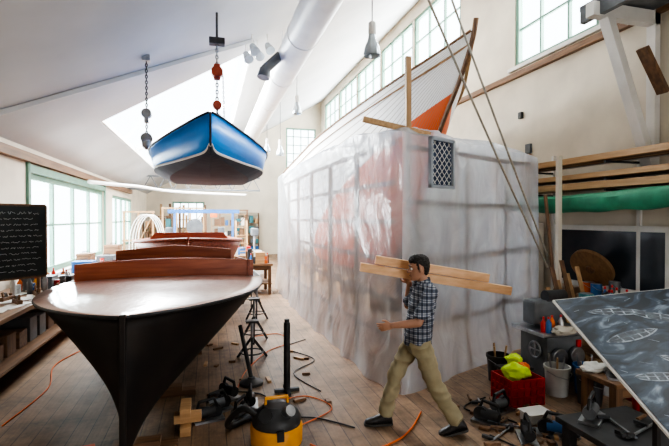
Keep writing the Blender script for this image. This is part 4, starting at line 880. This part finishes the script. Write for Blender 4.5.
def plaid(nt,b,N,L):
    tc=N('ShaderNodeTexCoord'); mp=N('ShaderNodeMapping'); mp.inputs['Rotation'].default_value=(0,0,math.atan2(.9622,.2723)); sp=N('ShaderNodeSeparateXYZ'); L(tc.outputs['Object'],mp.inputs[0]); L(mp.outputs[0],sp.inputs[0])
    ad=N('ShaderNodeMath'); ad.operation='ADD'; L(sp.outputs['X'],ad.inputs[0]); L(sp.outputs['Y'],ad.inputs[1])
    def st(src,per,w,ph=0):
        m=N('ShaderNodeMath'); m.operation='MULTIPLY_ADD'; m.inputs[1].default_value=1/per; m.inputs[2].default_value=ph; L(src,m.inputs[0])
        f_=N('ShaderNodeMath'); f_.operation='FRACT'; L(m.outputs[0],f_.inputs[0]); l=N('ShaderNodeMath'); l.operation='LESS_THAN'; l.inputs[1].default_value=w; L(f_.outputs[0],l.inputs[0]); return l.outputs[0]
    def add(x,y,k):
        m=N('ShaderNodeMath'); m.operation='MULTIPLY_ADD'; m.inputs[1].default_value=k; L(x,m.inputs[0])
        if y is None: m.inputs[2].default_value=0
        else: L(y,m.inputs[2])
        return m.outputs[0]
    s=add(st(sp.outputs['Z'],.06,.5),None,.3); s=add(st(ad.outputs[0],.06,.5),s,.3); s=add(st(sp.outputs['Z'],.06,.1,.3),s,.35); s=add(st(ad.outputs[0],.06,.1,.3),s,.35)
    r=N('ShaderNodeValToRGB'); e=r.color_ramp.elements; e[0].color=(.45,.47,.5,1); e[0].position=0; e[1].color=(.015,.02,.035,1); e[1].position=.7; x=e.new(.32); x.color=(.12,.14,.19,1); L(s,r.inputs[0]); L(r.outputs[0],b.inputs['Base Color']); b.inputs['Roughness'].default_value=.85
PL=stripemat('plaid_cloth',plaid)
s_=MB()
s_.loft([ring(.0,0,.85,.125,.168),ring(.0,0,.90,.130,.17),ring(-.01,0,1.02,.128,.158),ring(-.03,0,1.15,.125,.160),ring(-.048,0,1.28,.126,.172),ring(-.065,0,1.37,.112,.175),ring(-.072,0,1.42,.086,.145),ring(-.07,0,1.46,.066,.085)])
for A_,B_ in ((SHL,ELL),(SHR,ELR)):
    dn=(B_-A_); s_.sph(A_,.070); s_.cyl(A_,A_+dn*.90,.070,.066)
G('shirt',remesh(s_,.008,4,.016,7,3,True),PL,parent=PE,smooth=True,label='blue and white plaid short sleeved shirt',origin=O+UP*.8)
cl=MB(); cl.loft([ring(-.062,0,1.44,.074,.09,20,-.012),ring(-.052,0,1.495,.066,.07,20,-.022),ring(-.052,0,1.495,.06,.064,20,-.022),ring(-.062,0,1.44,.06,.08,20,-.012)])
G('collar',cl,PL,parent=PE,smooth=True)
t=MB()
t.loft([ring(0,0,.78,.10,.155),ring(0,0,.86,.114,.155),ring(0,0,.92,.108,.148)])
for A_,B_,C_ in ((HPL,KNL,ANL),(HPR,KNR,ANR)):
    dn=(C_-B_).normalized(); e_=C_-dn*.015
    t.cap(A_-UP*.04,B_,.100,.076); t.cyl(B_,e_,.076,.072)
G('trousers',remesh(t,.009,4,.018,6,9,True),KHAKI,parent=PE,smooth=True,label='loose khaki work trousers')
def shoe(an,pitch,yaw=0):
    M=RF@Matrix.Rotation(yaw,3,'Z')@Matrix.Rotation(pitch,3,'Y')
    P=lambda a,bb,z:an+M@V((a,bb,z))
    secs=[(-.075,.026,.05),(-.06,.038,.095),(-.03,.043,.135),(.02,.043,.13),(.06,.043,.09),(.11,.048,.07),(.16,.046,.058),(.195,.034,.045),(.205,.02,.03)]
    up=MB(); so=MB(); r1=[];r2=[]
    for a,w,hh in secs:
        r1.append([P(a,w*math.cos(6.2832*k/16),-.078+hh*.5*(1+math.sin(6.2832*k/16))) for k in range(16)])
        r2.append([P(a*1.04,w*1.12*c,-.09+zz) for c,zz in ((-1,0),(-1,.022),(1,.022),(1,0))])
    up.loft(r1); so.loft(r2)
    G('shoe',up,mat('shoe_black',(.02,.018,.018),(.035,.03,.03),20,.5),parent=PE,smooth=True)
    G('shoe_sole',so,mat('sole_grey',(.06,.055,.05)),parent=PE)
shoe(ANR,-.0,.1); shoe(ANL,.30,-.1)
def tb(a0,a1,b0,z0,z1,w,h,lab):
    G('carried_lumber',MB().beam(W(a0,b0,z0),W(a1,b0,z1),w,h),LWP,label=lab,cat='timber',group='timber on the shoulder',bevel=.004)
tb(.56,-.98,-.165,1.60,1.355,.085,.085,'squared pine timber carried on the shoulder')
tb(.40,-.76,-.19,1.672,1.482,.085,.085,'shorter squared pine timber stacked on the lower timber')
# ------------------------------------------------------------ lights
def area(name,loc,rot,sx,sy,power,col=(1,1,1)):
    l=bpy.data.lights.new(name,'AREA'); l.shape='RECTANGLE'; l.size=sx; l.size_y=sy; l.energy=power; l.color=col
    o=bpy.data.objects.new(name,l); o.location=loc; o.rotation_euler=rot; COL.objects.link(o); return o
for a,b in RW: area('window_daylight',(XR+.6,(a+b)/2,(ZW0+ZW1)/2),(0,math.pi/2,0),3.0,b-a,330,(1,.98,.95))
area('window_daylight',(XR+.6,3.3,(ZW0+ZW1)/2),(0,math.pi/2,0),3.0,2.6,260,(1,.98,.95))  # lamp for the added near window out of view
area('window_daylight',(XL-.6,12.5,1.95),(0,-math.pi/2,0),2.0,6.0,520,(.92,.97,1))
area('window_daylight',(XL-.6,19,1.95),(0,-math.pi/2,0),2.0,4.0,300,(.92,.97,1))
area('skylight_daylight',(-.6,14.5,cz(-.6)+.8),(0,-math.atan(.58),0),3.4,9,2300,(1,.99,.97))
area('window_daylight',(5.3,YF+.6,6.1),(-math.pi/2,0,0),1.8,2.5,150)
area('added_front_fill',(3.0,YN-.5,1.9),(math.pi/2,0,0),3,3,60,(1,.96,.9))  # added fill lamp at the made-up front opening, unseen
w=bpy.data.worlds.new('W'); bpy.context.scene.world=w; w.use_nodes=True
bg=w.node_tree.nodes['Background']; bg.inputs[0].default_value=(.9,.95,1,1); bg.inputs[1].default_value=4.2
cam=bpy.data.cameras.new('camera'); cam.lens=24; cam.sensor_width=36; co_=bpy.data.objects.new('camera',cam); COL.objects.link(co_)
co_.location=(0,0,2.1); co_.rotation_euler=(math.radians(90-.64),0,-math.radians(15.8)); cam.clip_start=.05
bpy.context.scene.camera=co_
bpy.context.scene.view_settings.view_transform='AgX'
bpy.context.scene.view_settings.look='AgX - High Contrast'
bpy.context.scene.view_settings.exposure=.3
